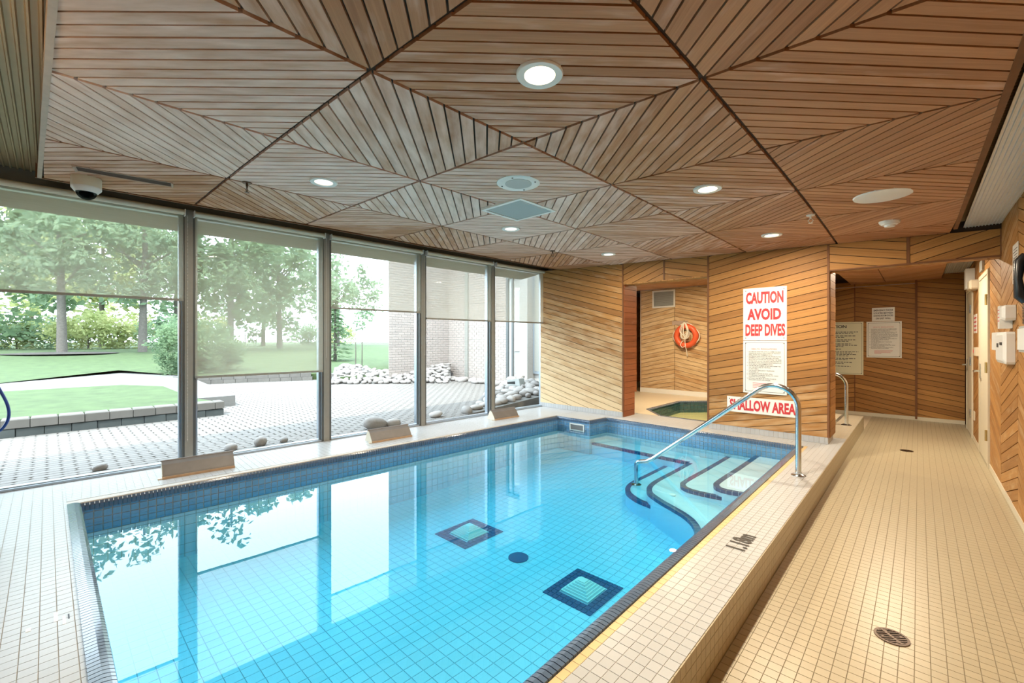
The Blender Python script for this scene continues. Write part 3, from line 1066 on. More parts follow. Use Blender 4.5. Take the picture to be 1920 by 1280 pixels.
plank_panel(wr, (XR, 0, 0), (0, 1, 0), (0, 0, 1), (-1, 0, 0), [(9.04, 2.2), (10.44, 2.2), (10.44, 2.5), (9.04, 2.5)], 0, wear=-.05)
MB().box((XR - .02, -2.6, 0), (XR, 7.03, .055)).build('cove_base', M['offwhite'], wr)
MB().box((XR - .02, 8.05, 0), (XR, 9.03, .055)).build('cove_base', M['offwhite'], wr)


def door(n, y0, y1, hinge_far, label):
    fr = MB()
    fr.box((XR - .03, y0, 0), (XR, y0 + .05, 2.19)).box((XR - .03, y1 - .05, 0), (XR, y1, 2.19)).box((XR - .03, y0 + .05, 2.14), (XR, y1 - .05, 2.19))
    d = struct('door_%d' % n, fr, M['offwhite'], label)
    MB().box((XR - .022, y0 + .055, .01), (XR, y1 - .055, 2.135)).build('door_leaf', M['offwhite'], d)
    yh = y1 - .14 if not hinge_far else y1 - .14
    h = MB()
    h.tube([(XR - .022, yh, 1.02), (XR - .085, yh, 1.02)], .012, 8)
    h.tube([(XR - .08, yh, 1.02), (XR - .08, yh - .13, 1.02)], .011, 8)
    h.box((XR - .028, yh - .03, .93), (XR - .02, yh + .03, 1.11))
    h.build('door_handle', M['steel'], d)
    for z in (.35, 1.1, 1.85):
        MB().tube([(XR - .038, y0 + .05, z - .06), (XR - .038, y0 + .05, z + .06)], .011, 8).build('hinge', M['brass'] if n == 1 else M['steel'], d)
    return d


door(1, 7.037, 8.047, False, 'nearer cream painted door in the right wall')
door(2, 9.033, 10.03, False, 'farther cream painted door next to the corridor end')

# ---- window wall: frames, panes, sill
ys = [-1.70, -0.375, 0.945, 2.266, 3.600, 4.913, 6.222]


def wp(y, off, z):
    """point on the window wall: y along, off into the room"""
    return Vector((win_x(y), y, z)) + WNRM * off


def wbox(mb, y0, y1, o0, o1, z0, z1):
    mb.prism([wp(y0, o1, z0), wp(y1, o1, z0), wp(y1, o0, z0), wp(y0, o0, z0)], [wp(y0, o1, z1), wp(y1, o1, z1), wp(y1, o0, z1), wp(y0, o0, z1)])
    return mb


struct('wall_left', wbox(MB(), -2.6, -1.75, -.15, .0, -.15, 2.86), M['plaster'])
struct('trim_2', wbox(MB(), -1.75, 6.3, -.10, .02, 2.665, 2.86), M['frame'], 'dark head track above the window wall')
struct('wall_window_plinth', wbox(MB(), -2.72, 6.5, -.16, -.07, -.15, .19), M['path'])
for k in range(6):
    y0, y1 = ys[k], ys[k + 1]
    fr = MB()
    wbox(fr, y0 + .055, y1 - .055, -.07, .0, .205, .235)
    wbox(fr, y0 + .055, y1 - .055, -.07, .0, 2.60, 2.665)
    wbox(fr, y0 + .055, y0 + .075, -.07, -.01, .235, 2.60)
    wbox(fr, y1 - .075, y1 - .055, -.07, -.01, .235, 2.60)
    w = struct('window_%d' % (k + 1), fr, M['sill'], 'tall fixed window pane number %d along the patio side' % (k + 1))
    g = MB()
    g.add([wp(y0 + .07, -.04, .23), wp(y1 - .07, -.04, .23), wp(y1 - .07, -.04, 2.61), wp(y0 + .07, -.04, 2.61)], [(0, 1, 2, 3)])
    g.build('pane', M['glass'], w)
for k, y in enumerate(ys):
    m_ = MB()
    wbox(m_, y - .055, y + .055, -.09, .035, .205, 2.665)
    post = struct('trim_%d' % (k + 3), m_, M['frame'], 'dark upright mullion of the window wall')
    MB_ = MB()
    wbox(MB_, y - .035, y + .03, .035, .048, .205, 2.665)
    MB_.build('face_plate', M['frameface'], post)
sl = MB()
wbox(sl, -1.75, 6.2, .0, .03, .205, .228)
struct('trim_10', sl, M['sill'], 'low metal sill along the foot of the windows')

# ================================================================== POOL
PN = [(-4.454, .164), (-1.005, .164), (-1.005, 5.775), (-3.510, 5.885), (-3.555, 5.48), (-4.152, 5.48)]


def zfloor(x, y):
    if y < 2.36:
        return -0.36 - (y - .16) * (0.075 / 2.2)
    if y < 3.07:
        return -0.435
    return -0.435 + (y - 3.07) * (0.165 / 2.7)


pool_mb = MB()
# basin: walls as thin slabs outside of the water, floor below
def wall_slab(mb, a, b, t=0.06, z0=-.55, z1=.195):
    a, b = Vector((*a, 0)), Vector((*b, 0))
    d = (b - a).normalized()
    n = Vector((d.y, -d.x, 0))
    q = [a - d * .0, b + d * .0, b + n * t, a + n * t]
    mb.prism([(p.x, p.y, z0) for p in q][::-1], [(p.x, p.y, z1) for p in q][::-1])


for i in range(len(PN)):
    wall_slab(pool_mb, PN[i], PN[(i + 1) % len(PN)])
bed = MB()
prof = [(.16, zfloor(0, .16)), (2.36, zfloor(0, 2.36)), (3.07, zfloor(0, 3.07)), (5.90, zfloor(0, 5.9))]
for k in range(3):
    (ya, za), (yb, zb) = prof[k], prof[k + 1]
    bed.prism([(-4.5, ya, -.6), (-.98, ya, -.6), (-.98, yb, -.6), (-4.5, yb, -.6)], [(-4.5, ya, za - .004), (-.98, ya, za - .004), (-.98, yb, zb - .004), (-4.5, yb, zb - .004)])
pool = struct('pool_basin', pool_mb, M['groutlight'], 'indoor swimming pool basin lined with mosaic tiles')
bed.build('floor_bed', M['poolgrout'], pool)

# floor tiles, drains and steps cut out by height only (solids sit on top)
cs = tile_cands((-4.45, .17, 0), (1, 0, 0), (0, 1, 0), (0, 0, 1), 0, 3.45, 0, 5.66, TILE * 1.5, TILE * 1.5, 0.004, 0.004, zfun=lambda x, y: zfloor(x, y) - .004,
                cpoly=[(0, 0), (3.44, 0), (3.44, 5.6), (.95, 5.7), (0.3, 5.66)])
split_pieces('floor_tile', cs, M['poolfloor'], pool)

# waterline tiles
cw = []
GR = 0.0055


def wall_tiles(a, b, rows, z_top, mat_h=.006, pitch=TILE, rh=.0515):
    a, b = Vector((*a, 0)), Vector((*b, 0))
    L = (b - a).length
    d = (b - a) / L
    n = Vector((-d.y, d.x, 0))      # into the water
    return tile_cands((a.x, a.y, z_top - rows * rh), d, (0, 0, 1), n, 0, L, 0, rows * rh, pitch, rh, GR, mat_h)


# walk the basin so that the water is on the left of each edge
left = wall_tiles((-4.152, 5.48), (-4.454, .164), 4, .192)
far = wall_tiles((-1.005, 5.775), (-3.510, 5.885), 4, .192)
blk1 = wall_tiles((-3.555, 5.48), (-4.152, 5.48), 4, .192)
blk2 = wall_tiles((-3.510, 5.885), (-3.555, 5.48), 4, .192)
near = wall_tiles((-4.454, .164), (-1.005, .164), 4, .192)
right = wall_tiles((-1.005, .164), (-1.005, 5.775), 4, .192)
cw = left + far + blk1 + blk2 + near + right
split_pieces('waterline_tile', cw, M['blue'], pool)
# white lining below
for (a, b) in (((-4.152, 5.48), (-4.454, .164)), ((-1.005, 5.775), (-3.510, 5.885)), ((-3.555, 5.48), (-4.152, 5.48)), ((-3.510, 5.885), (-3.555, 5.48)), ((-4.454, .164), (-1.005, .164)), ((-1.005, .164), (-1.005, 5.775))):
    o = tile_cands((a[0], a[1], -.66), (Vector((*b, 0)) - Vector((*a, 0))).normalized(), (0, 0, 1), Vector((-(b[1] - a[1]), b[0] - a[0], 0)).normalized(), 0,
                   (Vector((*b, 0)) - Vector((*a, 0))).length, 0, .645, TILE * 1.5, TILE * 1.5, .004, .005)
    mb = MB()
    for c in o:
        mb.add(c['v'], c['f'])
    q = mb.build('lining_tiles', M['poolfloor'], pool)
    q['kind'] = 'stuff'

# coping pieces: bullnose over the edge
cc = []


def coping(a, b, width, pitch, z_top, lip):
    """rounded edge pieces from a to b, water on the left"""
    a, b = Vector((*a, 0)), Vector((*b, 0))
    L = (b - a).length
    d = (b - a) / L
    n = Vector((-d.y, d.x, 0))
    prof = [(-width, -.05), (-width, .002), (-width * .45, .004), (-width * .12, -.001), (lip * .6, -.008), (lip, -.018), (lip, -.05)]
    out = []
    k = int(L / pitch)
    pitch = L / k
    m = len(prof)
    rot = Matrix((d, n, Vector((0, 0, 1)))).transposed().to_euler()
    for i in range(k):
        t0, t1 = i * pitch + .002, (i + 1) * pitch - .002
        vs = [a + d * t + n * p[0] + Vector((0, 0, z_top + p[1])) for t in (t0, t1) for p in prof]
        fs = [(j, j + 1, m + j + 1, m + j) for j in range(m - 1)] + [tuple(range(m))[::-1], tuple(range(m, 2 * m))]
        c0 = a + d * ((t0 + t1) / 2) + Vector((0, 0, z_top))
        hl = (t1 - t0) / 2
        lv = [(t, p[0], p[1]) for t in (-hl, hl) for p in prof]
        ar = px_area([vs[1], vs[4], vs[m + 4], vs[m + 1]])
        out.append(dict(a=ar, v=vs, f=fs, lv=lv, key=(round(width, 3), round(hl, 4)), loc=c0, rot=rot))
    return out


cc += coping((-1.005, .12), (-1.005, 5.79), .058, .0256, .214, .008)
cc += coping((-4.50, .164), (-.96, .164), .066, .0256, .214, .008)
split_pieces('coping_tile', cc, M['coping'], pool, 300)
ct = []
ct += coping((-4.145, 5.48), (-4.448, .164), .012, .0256, .2095, .008)
ct += coping((-1.005, 5.775), (-3.510, 5.885), .012, .0256, .2095, .008)
ct += coping((-3.555, 5.48), (-4.152, 5.48), .012, .0256, .2095, .008)
ct += coping((-3.510, 5.885), (-3.555, 5.48), .012, .0256, .2095, .008)
split_pieces('edge_tile', ct, M['coping'], pool, 300)

# steps: lower step, wide third step with the bench, second and top step
def smooth_line(pts, n=6):
    P = [Vector((*p, 0)) for p in pts]
    out = []
    for i in range(len(P) - 1):
        p0, p1, p2, p3 = P[max(i - 1, 0)], P[i], P[i + 1], P[min(i + 2, len(P) - 1)]
        for k in range(n):
            t = k / n
            out.append(0.5 * ((2 * p1) + (p2 - p0) * t + (2 * p0 - 5 * p1 + 4 * p2 - p3) * t * t + (-p0 + 3 * p1 - 3 * p2 + p3) * t ** 3))
    out.append(P[-1])
    return [(p.x, p.y) for p in out]


S1 = [(-1.434, 5.80), (-1.440, 5.1), (-1.451, 4.52), (-1.428, 4.34), (-1.332, 4.262), (-1.162, 4.275), (-0.99, 4.30)]
S2 = [(-1.757, 5.80), (-1.765, 5.1), (-1.777, 4.50), (-1.740, 4.33), (-1.637, 4.253), (-1.48, 4.245), (-1.33, 4.265)]
S3 = [(-2.085, 5.43), (-2.085, 4.9), (-2.080, 4.40), (-2.000, 4.128), (-1.813, 3.962), (-1.479, 3.759), (-1.309, 3.541), (-1.22, 3.25), (-1.00, 3.02)]
S4 = [(-2.405, 5.46), (-2.405, 4.95), (-2.400, 4.52), (-2.307, 4.258), (-2.123, 4.106), (-1.93, 4.045), (-1.72, 4.00)]
BN = [(-3.54, 5.515), (-2.8, 5.47), (-2.085, 5.43)]
steps = [('step', S1, .020, [(-.99, 5.80)]), ('step', S2, -.050, [(-.99, 4.265), (-.99, 5.80)]), ('step', S3, -.115, [(-.99, 5.80), (-2.085, 5.80)]), ('step', S4, -.220, [(-.99, 4.0), (-.99, 5.6), (-2.0, 5.6)])]


def nosing(parent, line, z, width=.05, pitch=.05):
    L = [0]
    for i in range(1, len(line)):
        L.append(L[-1] + math.dist(line[i], line[i - 1]))
    n = max(1, int(L[-1] / pitch))

    def at(s):
        for i in range(1, len(line)):
            if s <= L[i] + 1e-9:
                t = (s - L[i - 1]) / max(1e-9, L[i] - L[i - 1])
                a, b = line[i - 1], line[i]
                d = Vector((b[0] - a[0], b[1] - a[1], 0)).normalized()
                return Vector((a[0] + (b[0] - a[0]) * t, a[1] + (b[1] - a[1]) * t, 0)), Vector((-d.y, d.x, 0))
        return Vector((*line[-1], 0)), Vector((0, 1, 0))
    for k in range(n):
        s0, s1 = L[-1] * k / n + .002, L[-1] * (k + 1) / n - .002
        (p0, n0), (p1, n1) = at(s0), at(s1)
        q = [p0 - n0 * .003, p1 - n1 * .003, p1 + n1 * width, p0 + n0 * width]
        mb = MB()
        bot = [(p.x, p.y, z - .03) if i < 2 else (p.x, p.y, z) for i, p in enumerate(q)]
        mb.prism(bot, [(p.x, p.y, z + .003) for p in q])
        mb.build('nosing_tile', M['navy'], parent)


for nm, line, z, tail in steps:
    ln = smooth_line(line)
    poly = ln + tail
    mb = MB()
    base = [(p[0], p[1], -.50) for p in poly]
    top = [(p[0], p[1], z) for p in poly]
    mb.prism(base, top, cap_bottom=False)
    s = mb.build('step', M['poolfloor'], pool)
    nosing(s, ln, z)
mb = MB()
bl = smooth_line(BN, 3)
poly = bl + [(-2.085, 5.82), (-3.52, 5.88)]
mb.prism([(p[0], p[1], -.5) for p in poly], [(p[0], p[1], -.115) for p in poly], cap_bottom=False)
s = mb.build('bench', M['poolfloor'], pool)
nosing(s, bl, -.115)

# floor inlets: navy tile frame, pyramid grate
def floor_inlet(x, y, half, z):
    f = MB()
    for i in range(-5, 5):
        for j in range(-5, 5):
            if max(abs(i + .5), abs(j + .5)) < 3.0:
                continue
            w = half / 5
            cx_, cy_ = x + (i + .5) * w, y + (j + .5) * w * 1.1
            t = MB().box((cx_ - w / 2 + .0025, cy_ - w * .55 + .0025, z - .004), (cx_ + w / 2 - .0025, cy_ + w * .55 - .0025, z + .006))
            t.build('inlet_tile', M['navy'], pool)
    g = MB()
    h = half * .575
    for k in range(6):
        a = h * (1 - k * .13)
        g.box((x - a, y - a, z + .004 + k * .012), (x + a, y + a, z + .012 + k * .012))
        g.box((x - a + .012, y - a + .012, z + .0 + k * .012), (x + a - .012, y + a - .012, z + .018 + k * .012))
    g.build('inlet_grate', M['white'], pool)


floor_inlet(-1.80, 2.69, .205, -.435)
floor_inlet(-3.13, 2.75, .22, -.435)
d = MB().lathe([(.085, 0), (.085, .006), (.0001, .007)], (-2.47, 2.72, -.434), 32)
d.build('main_drain', M['navy'], pool)
d = MB().lathe([(.03, 0), (.03, .012), (.0001, .014)], (-1.76, 4.18, -.116), 16)
d.build('step_fitting', M['white'], pool)
# skimmer mouth in the corner block
sk = MB()
yk = 5.468
sk.box((-3.90, yk - .012, .125), (-3.64, yk, .143)).box((-3.90, yk - .012, .035), (-3.64, yk, .05)).box((-3.90, yk - .012, .05), (-3.885, yk, .125)).box((-3.655, yk - .012, .05), (-3.64, yk, .125))
s = sk.build('skimmer_frame', M['white'], pool)
MB().box((-3.885, yk - .003, .05), (-3.655, yk, .125)).build('skimmer_mouth', M['galv'], s)

# water: closed body so that its colour deepens with depth
wm, nt, out = M['water'], M['water'].node_tree, None
for n_ in nt.nodes:
    if n_.type == 'OUTPUT_MATERIAL':
        out = n_
va = nt.nodes.new('ShaderNodeVolumeAbsorption')
va.inputs['Color'].default_value = (0.0, 0.825, 0.985, 1)
va.inputs['Density'].default_value = 1.4
nt.links.new(va.outputs[0], out.inputs['Volume'])
wat = MB()
ins = [(-4.448, .170), (-1.011, .170), (-1.011, 5.769), (-3.504, 5.879), (-3.549, 5.474), (-4.146, 5.474)]
wat.prism([(p[0], p[1], -.70) for p in ins], [(p[0], p[1], WATER) for p in ins])
wo = wat.build('pool_water', M['water'])
tag(wo, 'clear turquoise water filling the swimming pool', 'water', kind='stuff')

# ================================================================== HOT TUB
tub_mb = MB()
n = len(OCT)
for i in range(n):
    wall_slab(tub_mb, OCT[i], OCT[(i + 1) % n], .05, -.4, .20)
tub_mb.prism([(p[0], p[1], -.45) for p in OCT], [(p[0], p[1], -.25) for p in OCT])
tub = struct('hot_tub', tub_mb, M['groutlight'], 'octagonal sunken hot tub with teal tile walls')
ct = []
for i in range(n):
    a, b = OCT[i], OCT[(i + 1) % n]
    ct += wall_tiles(a, b, 5, .195, pitch=.07, rh=.07)
split_pieces('tub_tile', ct, M['tubtile'], tub, 200)
cr = []
for i in range(n):
    cr += coping(OCT[i], OCT[(i + 1) % n], .05, .04, .213, .006)
split_pieces('tub_coping', cr, M['coping'], tub, 200)
tf = MB()
tf.prism([(p[0], p[1], -.25) for p in OCT], [(p[0], p[1], -.01) for p in OCT])
tf.build('tub_floor', M['tubwater_floor'], tub)
tw = MB()
oc2 = [(-2.415 + (p[0] + 2.415) * .985, 7.785 + (p[1] - 7.785) * .985) for p in OCT]
tw.add([(p[0], p[1], .03) for p in oc2], [tuple(range(n))])
tag(tw.build('tub_water', M['tubwater']), 'still greenish water in the octagonal hot tub', 'water', kind='stuff')

# ================================================================== CEILING FITTINGS
M['lens_warm'] = emit_mat('lit_warm_lens', (1.0, 0.80, 0.52), 9.0)
M['lens_cool'] = emit_mat('lit_pale_lens', (1.0, 0.93, 0.82), 2.2)


def downlight(x, y, z, lens, power, color, label, r=.098, group='recessed ceiling lights'):
    t = thing('ceiling_downlight', (x, y, z), label, 'ceiling light', group)
    ring = MB().lathe([(r * .64, .004), (r * .66, -.010), (r * .95, -.012), (r, -.006), (r, .004)], (x, y, z), 40)
    # ring without the inner caps
    ring.f = ring.f[:-2]
    ring.build('trim_ring', M['white'], t, True)
    MB().lathe([(.001, -.004), (r * .65, -.004), (r * .65, .0), (.001, .0)], (x, y, z), 32).build('lens', lens, t)
    if power:
        L = bpy.data.lights.new('lamp', 'AREA')
        L.shape = 'DISK'
        L.size = r * 1.2
        L.energy = power
        L.color = color
        lo = bpy.data.objects.new('lamp', L)
        COL.objects.link(lo)
        lo.location = (x, y, z - .012)
        lo.parent = t
        lo.matrix_parent_inverse = Matrix.Translation(-Vector(t.location))
    return t


PW = 50
downlight(-1.154, 1.403, zc(-1.154), M['lens_warm'], PW, WARM, 'large bright recessed light nearest the camera with a white ring')
downlight(-1.127, 3.298, zc(-1.127), M['lens_warm'], PW, WARM, 'bright recessed light between the blank disc and the square vent')
downlight(-1.131, 5.208, zc(-1.131), M['lens_warm'], PW * .9, WARM, 'bright recessed light just in front of the caution sign panel')
downlight(-3.246, 1.412, zc(-3.246), M['lens_cool'], 22, (1, .85, .65), 'pale recessed light near the hanging sprinkler by the windows')
downlight(-3.148, 3.349, zc(-3.148), M['lens_cool'], 22, (1, .85, .65), 'pale recessed light just beyond the square ceiling vent')
downlight(-3.100, 5.247, zc(-3.1), M['lens_cool'], 22, (1, .85, .65), 'pale recessed light near the far pale plank wall')
# lights out of sight behind the headers
downlight(-3.25, 7.75, 2.575 - .016, M['lens_warm'], 75, (1, .80, .52), 'recessed light over the hot tub')
downlight(-0.30, 7.55, 2.475 - .016, M['lens_warm'], 60, WARM, 'recessed light over the corridor beyond the header')
# added globe lamp, unseen behind the viewer, to throw warm light on the metal deck
t = thing('added_globe_light', (-2.45, -.55, 2.60), 'added globe lamp, out of view behind the viewer, warming the metal deck', 'ceiling light')
gl_ = (-2.45, -.55, 2.38)
MB().tube([(-2.45, -.55, 2.46), (-2.45, -.55, 2.63)], .012, 8).build('stem', M['white'], t)
gp_ = [(max(.001, .07 * math.sin(math.pi * k / 10)), -.07 * math.cos(math.pi * k / 10)) for k in range(11)]
MB().lathe(gp_, gl_, 20).build('globe', M['lens_warm'], t, True)
L = bpy.data.lights.new('lamp', 'POINT')
L.energy = 60
L.color = (1.0, .74, .42)
L.shadow_soft_size = .075
lo = bpy.data.objects.new('lamp', L)
COL.objects.link(lo)
lo.location = gl_
lo.parent = t
lo.matrix_parent_inverse = Matrix.Translation(-Vector(t.location))

# speaker, blank disc, square diffuser
x, y = -2.132, 2.348
t = thing('ceiling_speaker', (x, y, zc(x)), 'round white ceiling speaker with a perforated centre and four screws', 'speaker')
MB().lathe([(.095, .0), (.095, -.007), (.150, -.008), (.158, -.003), (.158, .004)], (x, y, zc(x)), 40).build('rim', M['white'], t, True)
MB().lathe([(.001, -.006), (.097, -.0085), (.097, 0), (.001, 0)], (x, y, zc(x)), 32).build('grille', M['grille'], t)
for a in (.4, 1.97, 3.54, 5.11):
    MB().lathe([(.006, -.011), (.006, 0)], (x + .128 * math.cos(a), y + .128 * math.sin(a), zc(x)), 10).build('screw', M['signblack'], t)
x, y = -0.198, 4.245
t = MB().lathe([(.001, -.010), (.155, -.010), (.172, -.006), (.176, .004), (.001, .004)], (x, y, zc(x)), 48).build('ceiling_cover_disc', M['signwhite'], None, True)
tag(t, 'large blank white cover disc on the ceiling near the metal strip', 'cover')
x, y = -2.595, 2.862
zv = zc(x)
t = thing('ceiling_diffuser', (x, y, zv), 'square grey louvred air diffuser set across a ceiling joint', 'air vent')
fr = MB()
h = .238
for (a0, a1, b0, b1) in ((-h, h, -h, -h + .03), (-h, h, h - .03, h), (-h, -h + .03, -h + .03, h - .03), (h - .03, h, -h + .03, h - .03)):
    fr.box((x + a0, y + b0, zv - .014), (x + a1, y + b1, zv + .012))
fr.build('frame', M['white'], t)
MB().box((x - h + .03, y - h + .03, zv - .001), (x + h - .03, y + h - .03, zv + .012)).build('backing', M['grille'], t)
for k in range(16):
    yy = y - h + .042 + k * (2 * h - .084) / 15
    MB().obox((x, yy, zv - .006), (h - .03, 0, 0), (0, .009, -.004), (0, .0006, .0012)).build('louvre', M['grille'], t)

# detectors and sprinklers
x, y = -0.194, 5.213
t = thing('ceiling_smoke_detector', (x, y, zc(x)), 'white domed smoke detector near the corridor header', 'smoke detector')
MB().lathe([(.001, -.018), (.072, -.018), (.078, -.004), (.078, .004), (.001, .004)], (x, y, zc(x)), 32).build('base', M['white'], t, True)
MB().lathe([(.001, -.05), (.036, -.05), (.042, -.034), (.060, -.030), (.064, -.018), (.001, -.016)], (x, y, zc(x)), 32).build('sensor_head', M['white'], t, True)


def sprinkler(x, y, mat, label, drop):
    t = thing('ceiling_sprinkler', (x, y, zc(x)), label, 'sprinkler', 'fire sprinklers')
    z = zc(x)
    MB().lathe([(.001, -.008), (.030, -.008), (.036, .004), (.001, .004)], (x, y, z), 20).build('escutcheon', mat, t)
    f = MB()
    f.tube([(x, y, z - .005), (x, y, z - drop * .45)], .008, 8)
    f.tube([(x - .004, y, z - drop * .4), (x - .020, y, z - drop * .7), (x - .004, y, z - drop)], .003, 6)
    f.tube([(x + .004, y, z - drop * .4), (x + .020, y, z - drop * .7), (x + .004, y, z - drop)], .003, 6)
    f.build('frame', mat, t)
    MB().lathe([(.001, -.002), (.018, -.002), (.018, .0), (.001, .0)], (x, y, z - drop), 14).build('deflector', mat, t)


sprinkler(-0.691, 4.558, M['white'], 'white ceiling sprinkler between smoke detector and blank disc', .07)
sprinkler(-3.746, 1.043, M['drain'], 'dark bronze ceiling sprinkler close to the first mullion', .075)
sprinkler(-3.58, 4.622, M['drain'], 'dark bronze ceiling sprinkler near the far end of the windows', .075)

# dome camera
x, y = -4.62, 0.205
z = zc(x)
t = thing('ceiling_dome_camera', (x, y, z), 'white dome security camera under the ceiling edge by the windows', 'camera')
MB().lathe([(.001, .004), (.084, .004), (.087, -.01), (.087, -.072), (.082, -.080), (.001, -.080)], (x, y, z), 40).build('housing', M['offwhite'], t, True)
MB().lathe([(.065, -.079), (.087, -.076), (.087, -.087), (.064, -.116), (.058, -.114)], (x, y, z), 40).build('bezel', M['white'], t, True)
dm = MB()
pr = []
for k in range(9):
    a = math.radians(90 * k / 8)
    pr.append((max(.001, max(.001, .060) * math.cos(a)), -.110 - .058 * math.sin(a)))
dm.lathe(pr, (x, y, z), 32)
dm.build('dome', M['dome'], t, True)
MB().lathe([(.001, -.10), (.04, -.10), (.042, -.13), (.02, -.155), (.001, -.157)], (x, y, z), 24).build('lens_ball', M['black'], t, True)

# slot in the ceiling left by a missing fitting
sx, sy = Vector((-4.372, 0.135)), Vector((-4.285, 0.672))
d2 = (sy - sx).normalized()
n2 = Vector((d2.y, -d2.x))
zs = zc(-4.33) - .0025
t = thing('ceiling_slot', (sx.x, sx.y, zs), 'long dark slot left open in the ceiling planks beside the dome camera', 'slot')
q = [sx - n2 * .052, sx + n2 * .052, sy + n2 * .052, sy - n2 * .052]
if (q[1] - q[0]).x * (q[2] - q[0]).y - (q[1] - q[0]).y * (q[2] - q[0]).x < 0:
    q = q[::-1]
MB().prism([(p.x, p.y, zs) for p in q], [(p.x, p.y, zs + .004) for p in q]).build('dark_opening', M['groove'], t)
for s in (-1, 1):
    a = sx + n2 * .054 * s
    b = sy + n2 * .054 * s
    MB().tube([(a.x, a.y, zs - .002), (b.x, b.y, zs - .002)], .004, 6).build('rim', M['trimpale'], t)
MB().tube([(sx.x - n2.x * .055, sx.y - n2.y * .055, zs - .003), (sx.x + n2.x * .055, sx.y + n2.y * .055, zs - .003)], .010, 6).build('bracket', M['trimpale'], t)
MB().tube([(sy.x - n2.x * .055, sy.y - n2.y * .055, zs - .003), (sy.x + n2.x * .055, sy.y + n2.y * .055, zs - .003)], .007, 6).build('bracket', M['trimpale'], t)

# ================================================================== ROLLER SHADES
zb = [None, 1.795, 1.047, 1.795, 1.716, 1.72]
names = ['', 'half lowered roller shade in the leftmost window, longest stretch of fabric on the left', 'lowest hanging roller shade, second window, reaching nearly to the lawn line',
         'half lowered roller shade in the third window with trees and brick behind', 'roller shade in the fourth window in front of the brick wall',
         'roller shade in the last window against the plank wall']
for k in range(1, 6):
    y0, y1 = ys[k] + .045, ys[k + 1] - .045
    t = thing('roller_shade', wp((y0 + y1) / 2, .06, 2.63), names[k], 'window shade', 'roller shades over the windows')
    MB().tube([wp(y0 - .01, .075, 2.628), wp(y1 + .01, .075, 2.628)], .026, 14).build('roller', M['offwhite'], t, True)
    f = MB()
    f.add([wp(y0, .052, zb[k]), wp(y1, .052, zb[k]), wp(y1, .052, 2.635), wp(y0, .052, 2.635)], [(0, 1, 2, 3)])
    f.build('fabric', M['shade'], t)
    hm = MB()
    wbox(hm, y0, y1, .046, .058, zb[k] - .018, zb[k] + .004)
    hm.build('hem_bar', M['frameface'], t)
    for yy in (y0 - .012, y1 + .004):
        b = MB()
        wbox(b, yy, yy + .008, .03, .105, 2.595, 2.655)
        b.build('bracket', M['white'], t)
    # bead chain
    yc = y1 + .03 if k in (1, 2) else y0 - .03
    if k in (1, 2, 4):
        ch = MB()
        zz = 2.60
        low = 0.42 if k == 1 else 1.2
        while zz > low:
            r = .0042
            c0 = wp(yc, .064, zz)
            ch.add([c0 + Vector(v) * r for v in ((1, 0, 0), (-1, 0, 0), (0, 1, 0), (0, -1, 0), (0, 0, 1), (0, 0, -1))],
                   [(0, 2, 4), (2, 1, 4), (1, 3, 4), (3, 0, 4), (2, 0, 5), (1, 2, 5), (3, 1, 5), (0, 3, 5)])
            zz -= .014
        ch.build('bead_chain', M['signwhite'], t)

# ================================================================== DECK THINGS
def cover(p0, p1, label):
    """wedge-shaped metal cover on the deck: p0,p1 front foot ends, depth towards the window"""
    a, b = Vector((*p0, DECK)), Vector((*p1, DECK))
    d = (b - a).normalized()
    n = Vector((-d.y, d.x, 0))        # towards the window
    L = (b - a).length
    t = thing('deck_vent_cover', (a + b) / 2 + n * .09, label, 'vent cover', 'wedge covers along the window side')
    up = Vector((0, 0, 1))
    prof = [(0.0, 0), (.012, .03), (.065, .108), (.10, .135), (.118, .132), (.150, .07), (.19, .0)]
    mb = MB()
    m = len(prof)
    vs = [a + d * s + n * p[0] + up * p[1] for s in (0, L) for p in prof]
    fs = [(j, m + j, m + j + 1, j + 1) for j in range(m - 1)]
    mb.add(vs, fs)
    # inner faces for thickness
    vs = [a + d * s + n * (p[0] * .94 + .006) + up * (p[1] * .94) for s in (.002, L - .002) for p in prof]
    mb.add(vs, [f[::-1] for f in fs])
    mb.build('shell', M['galv'], t)
    for s in (0.0, L):
        e = MB()
        q = [a + d * s + n * p[0] + up * p[1] for p in prof]
        off = d * (.004 if s == 0 else -.004)
        e.prism([p for p in q], [p + off for p in q])
        e.build('end_plate', M['offwhite'], t)
    MB().prism([a - n * .012, b - n * .012, b + n * .006, a + n * .006], [p + up * .018 for p in (a - n * .010, b - n * .010, b + n * .012, a + n * .012)]).build('foot_flange', M['rust'], t)
    MB().tube([a + d * -.006 + n * .105 + up * .134, b + d * .010 + n * .105 + up * .134], .008, 8).build('ridge', M['galv'], t)
    MB().prism([a - d * .03 + n * .0, a + n * .0, a + n * .04, a - d * .03 + n * .04], [p + up * .008 for p in (a - d * .03, a, a + n * .04, a - d * .03 + n * .04)]).build('foot_tab', M['offwhite'], t)


cover((-4.735, 0.675), (-4.690, 1.205), 'rusty edged grey wedge cover on the deck below the first mullion')
cover((-4.630, 2.575), (-4.600, 3.095), 'middle grey wedge cover on the window side deck')
cover((-4.615, 4.560), (-4.575, 5.045), 'brownish wedge cover nearest the far plank wall')


def arc(c, r, a0, a1, n, ax, az):
    return [Vector(c) + ax * (r * math.cos(a0 + (a1 - a0) * k / n)) + az * (r * math.sin(a0 + (a1 - a0) * k / n)) for k in range(n + 1)]


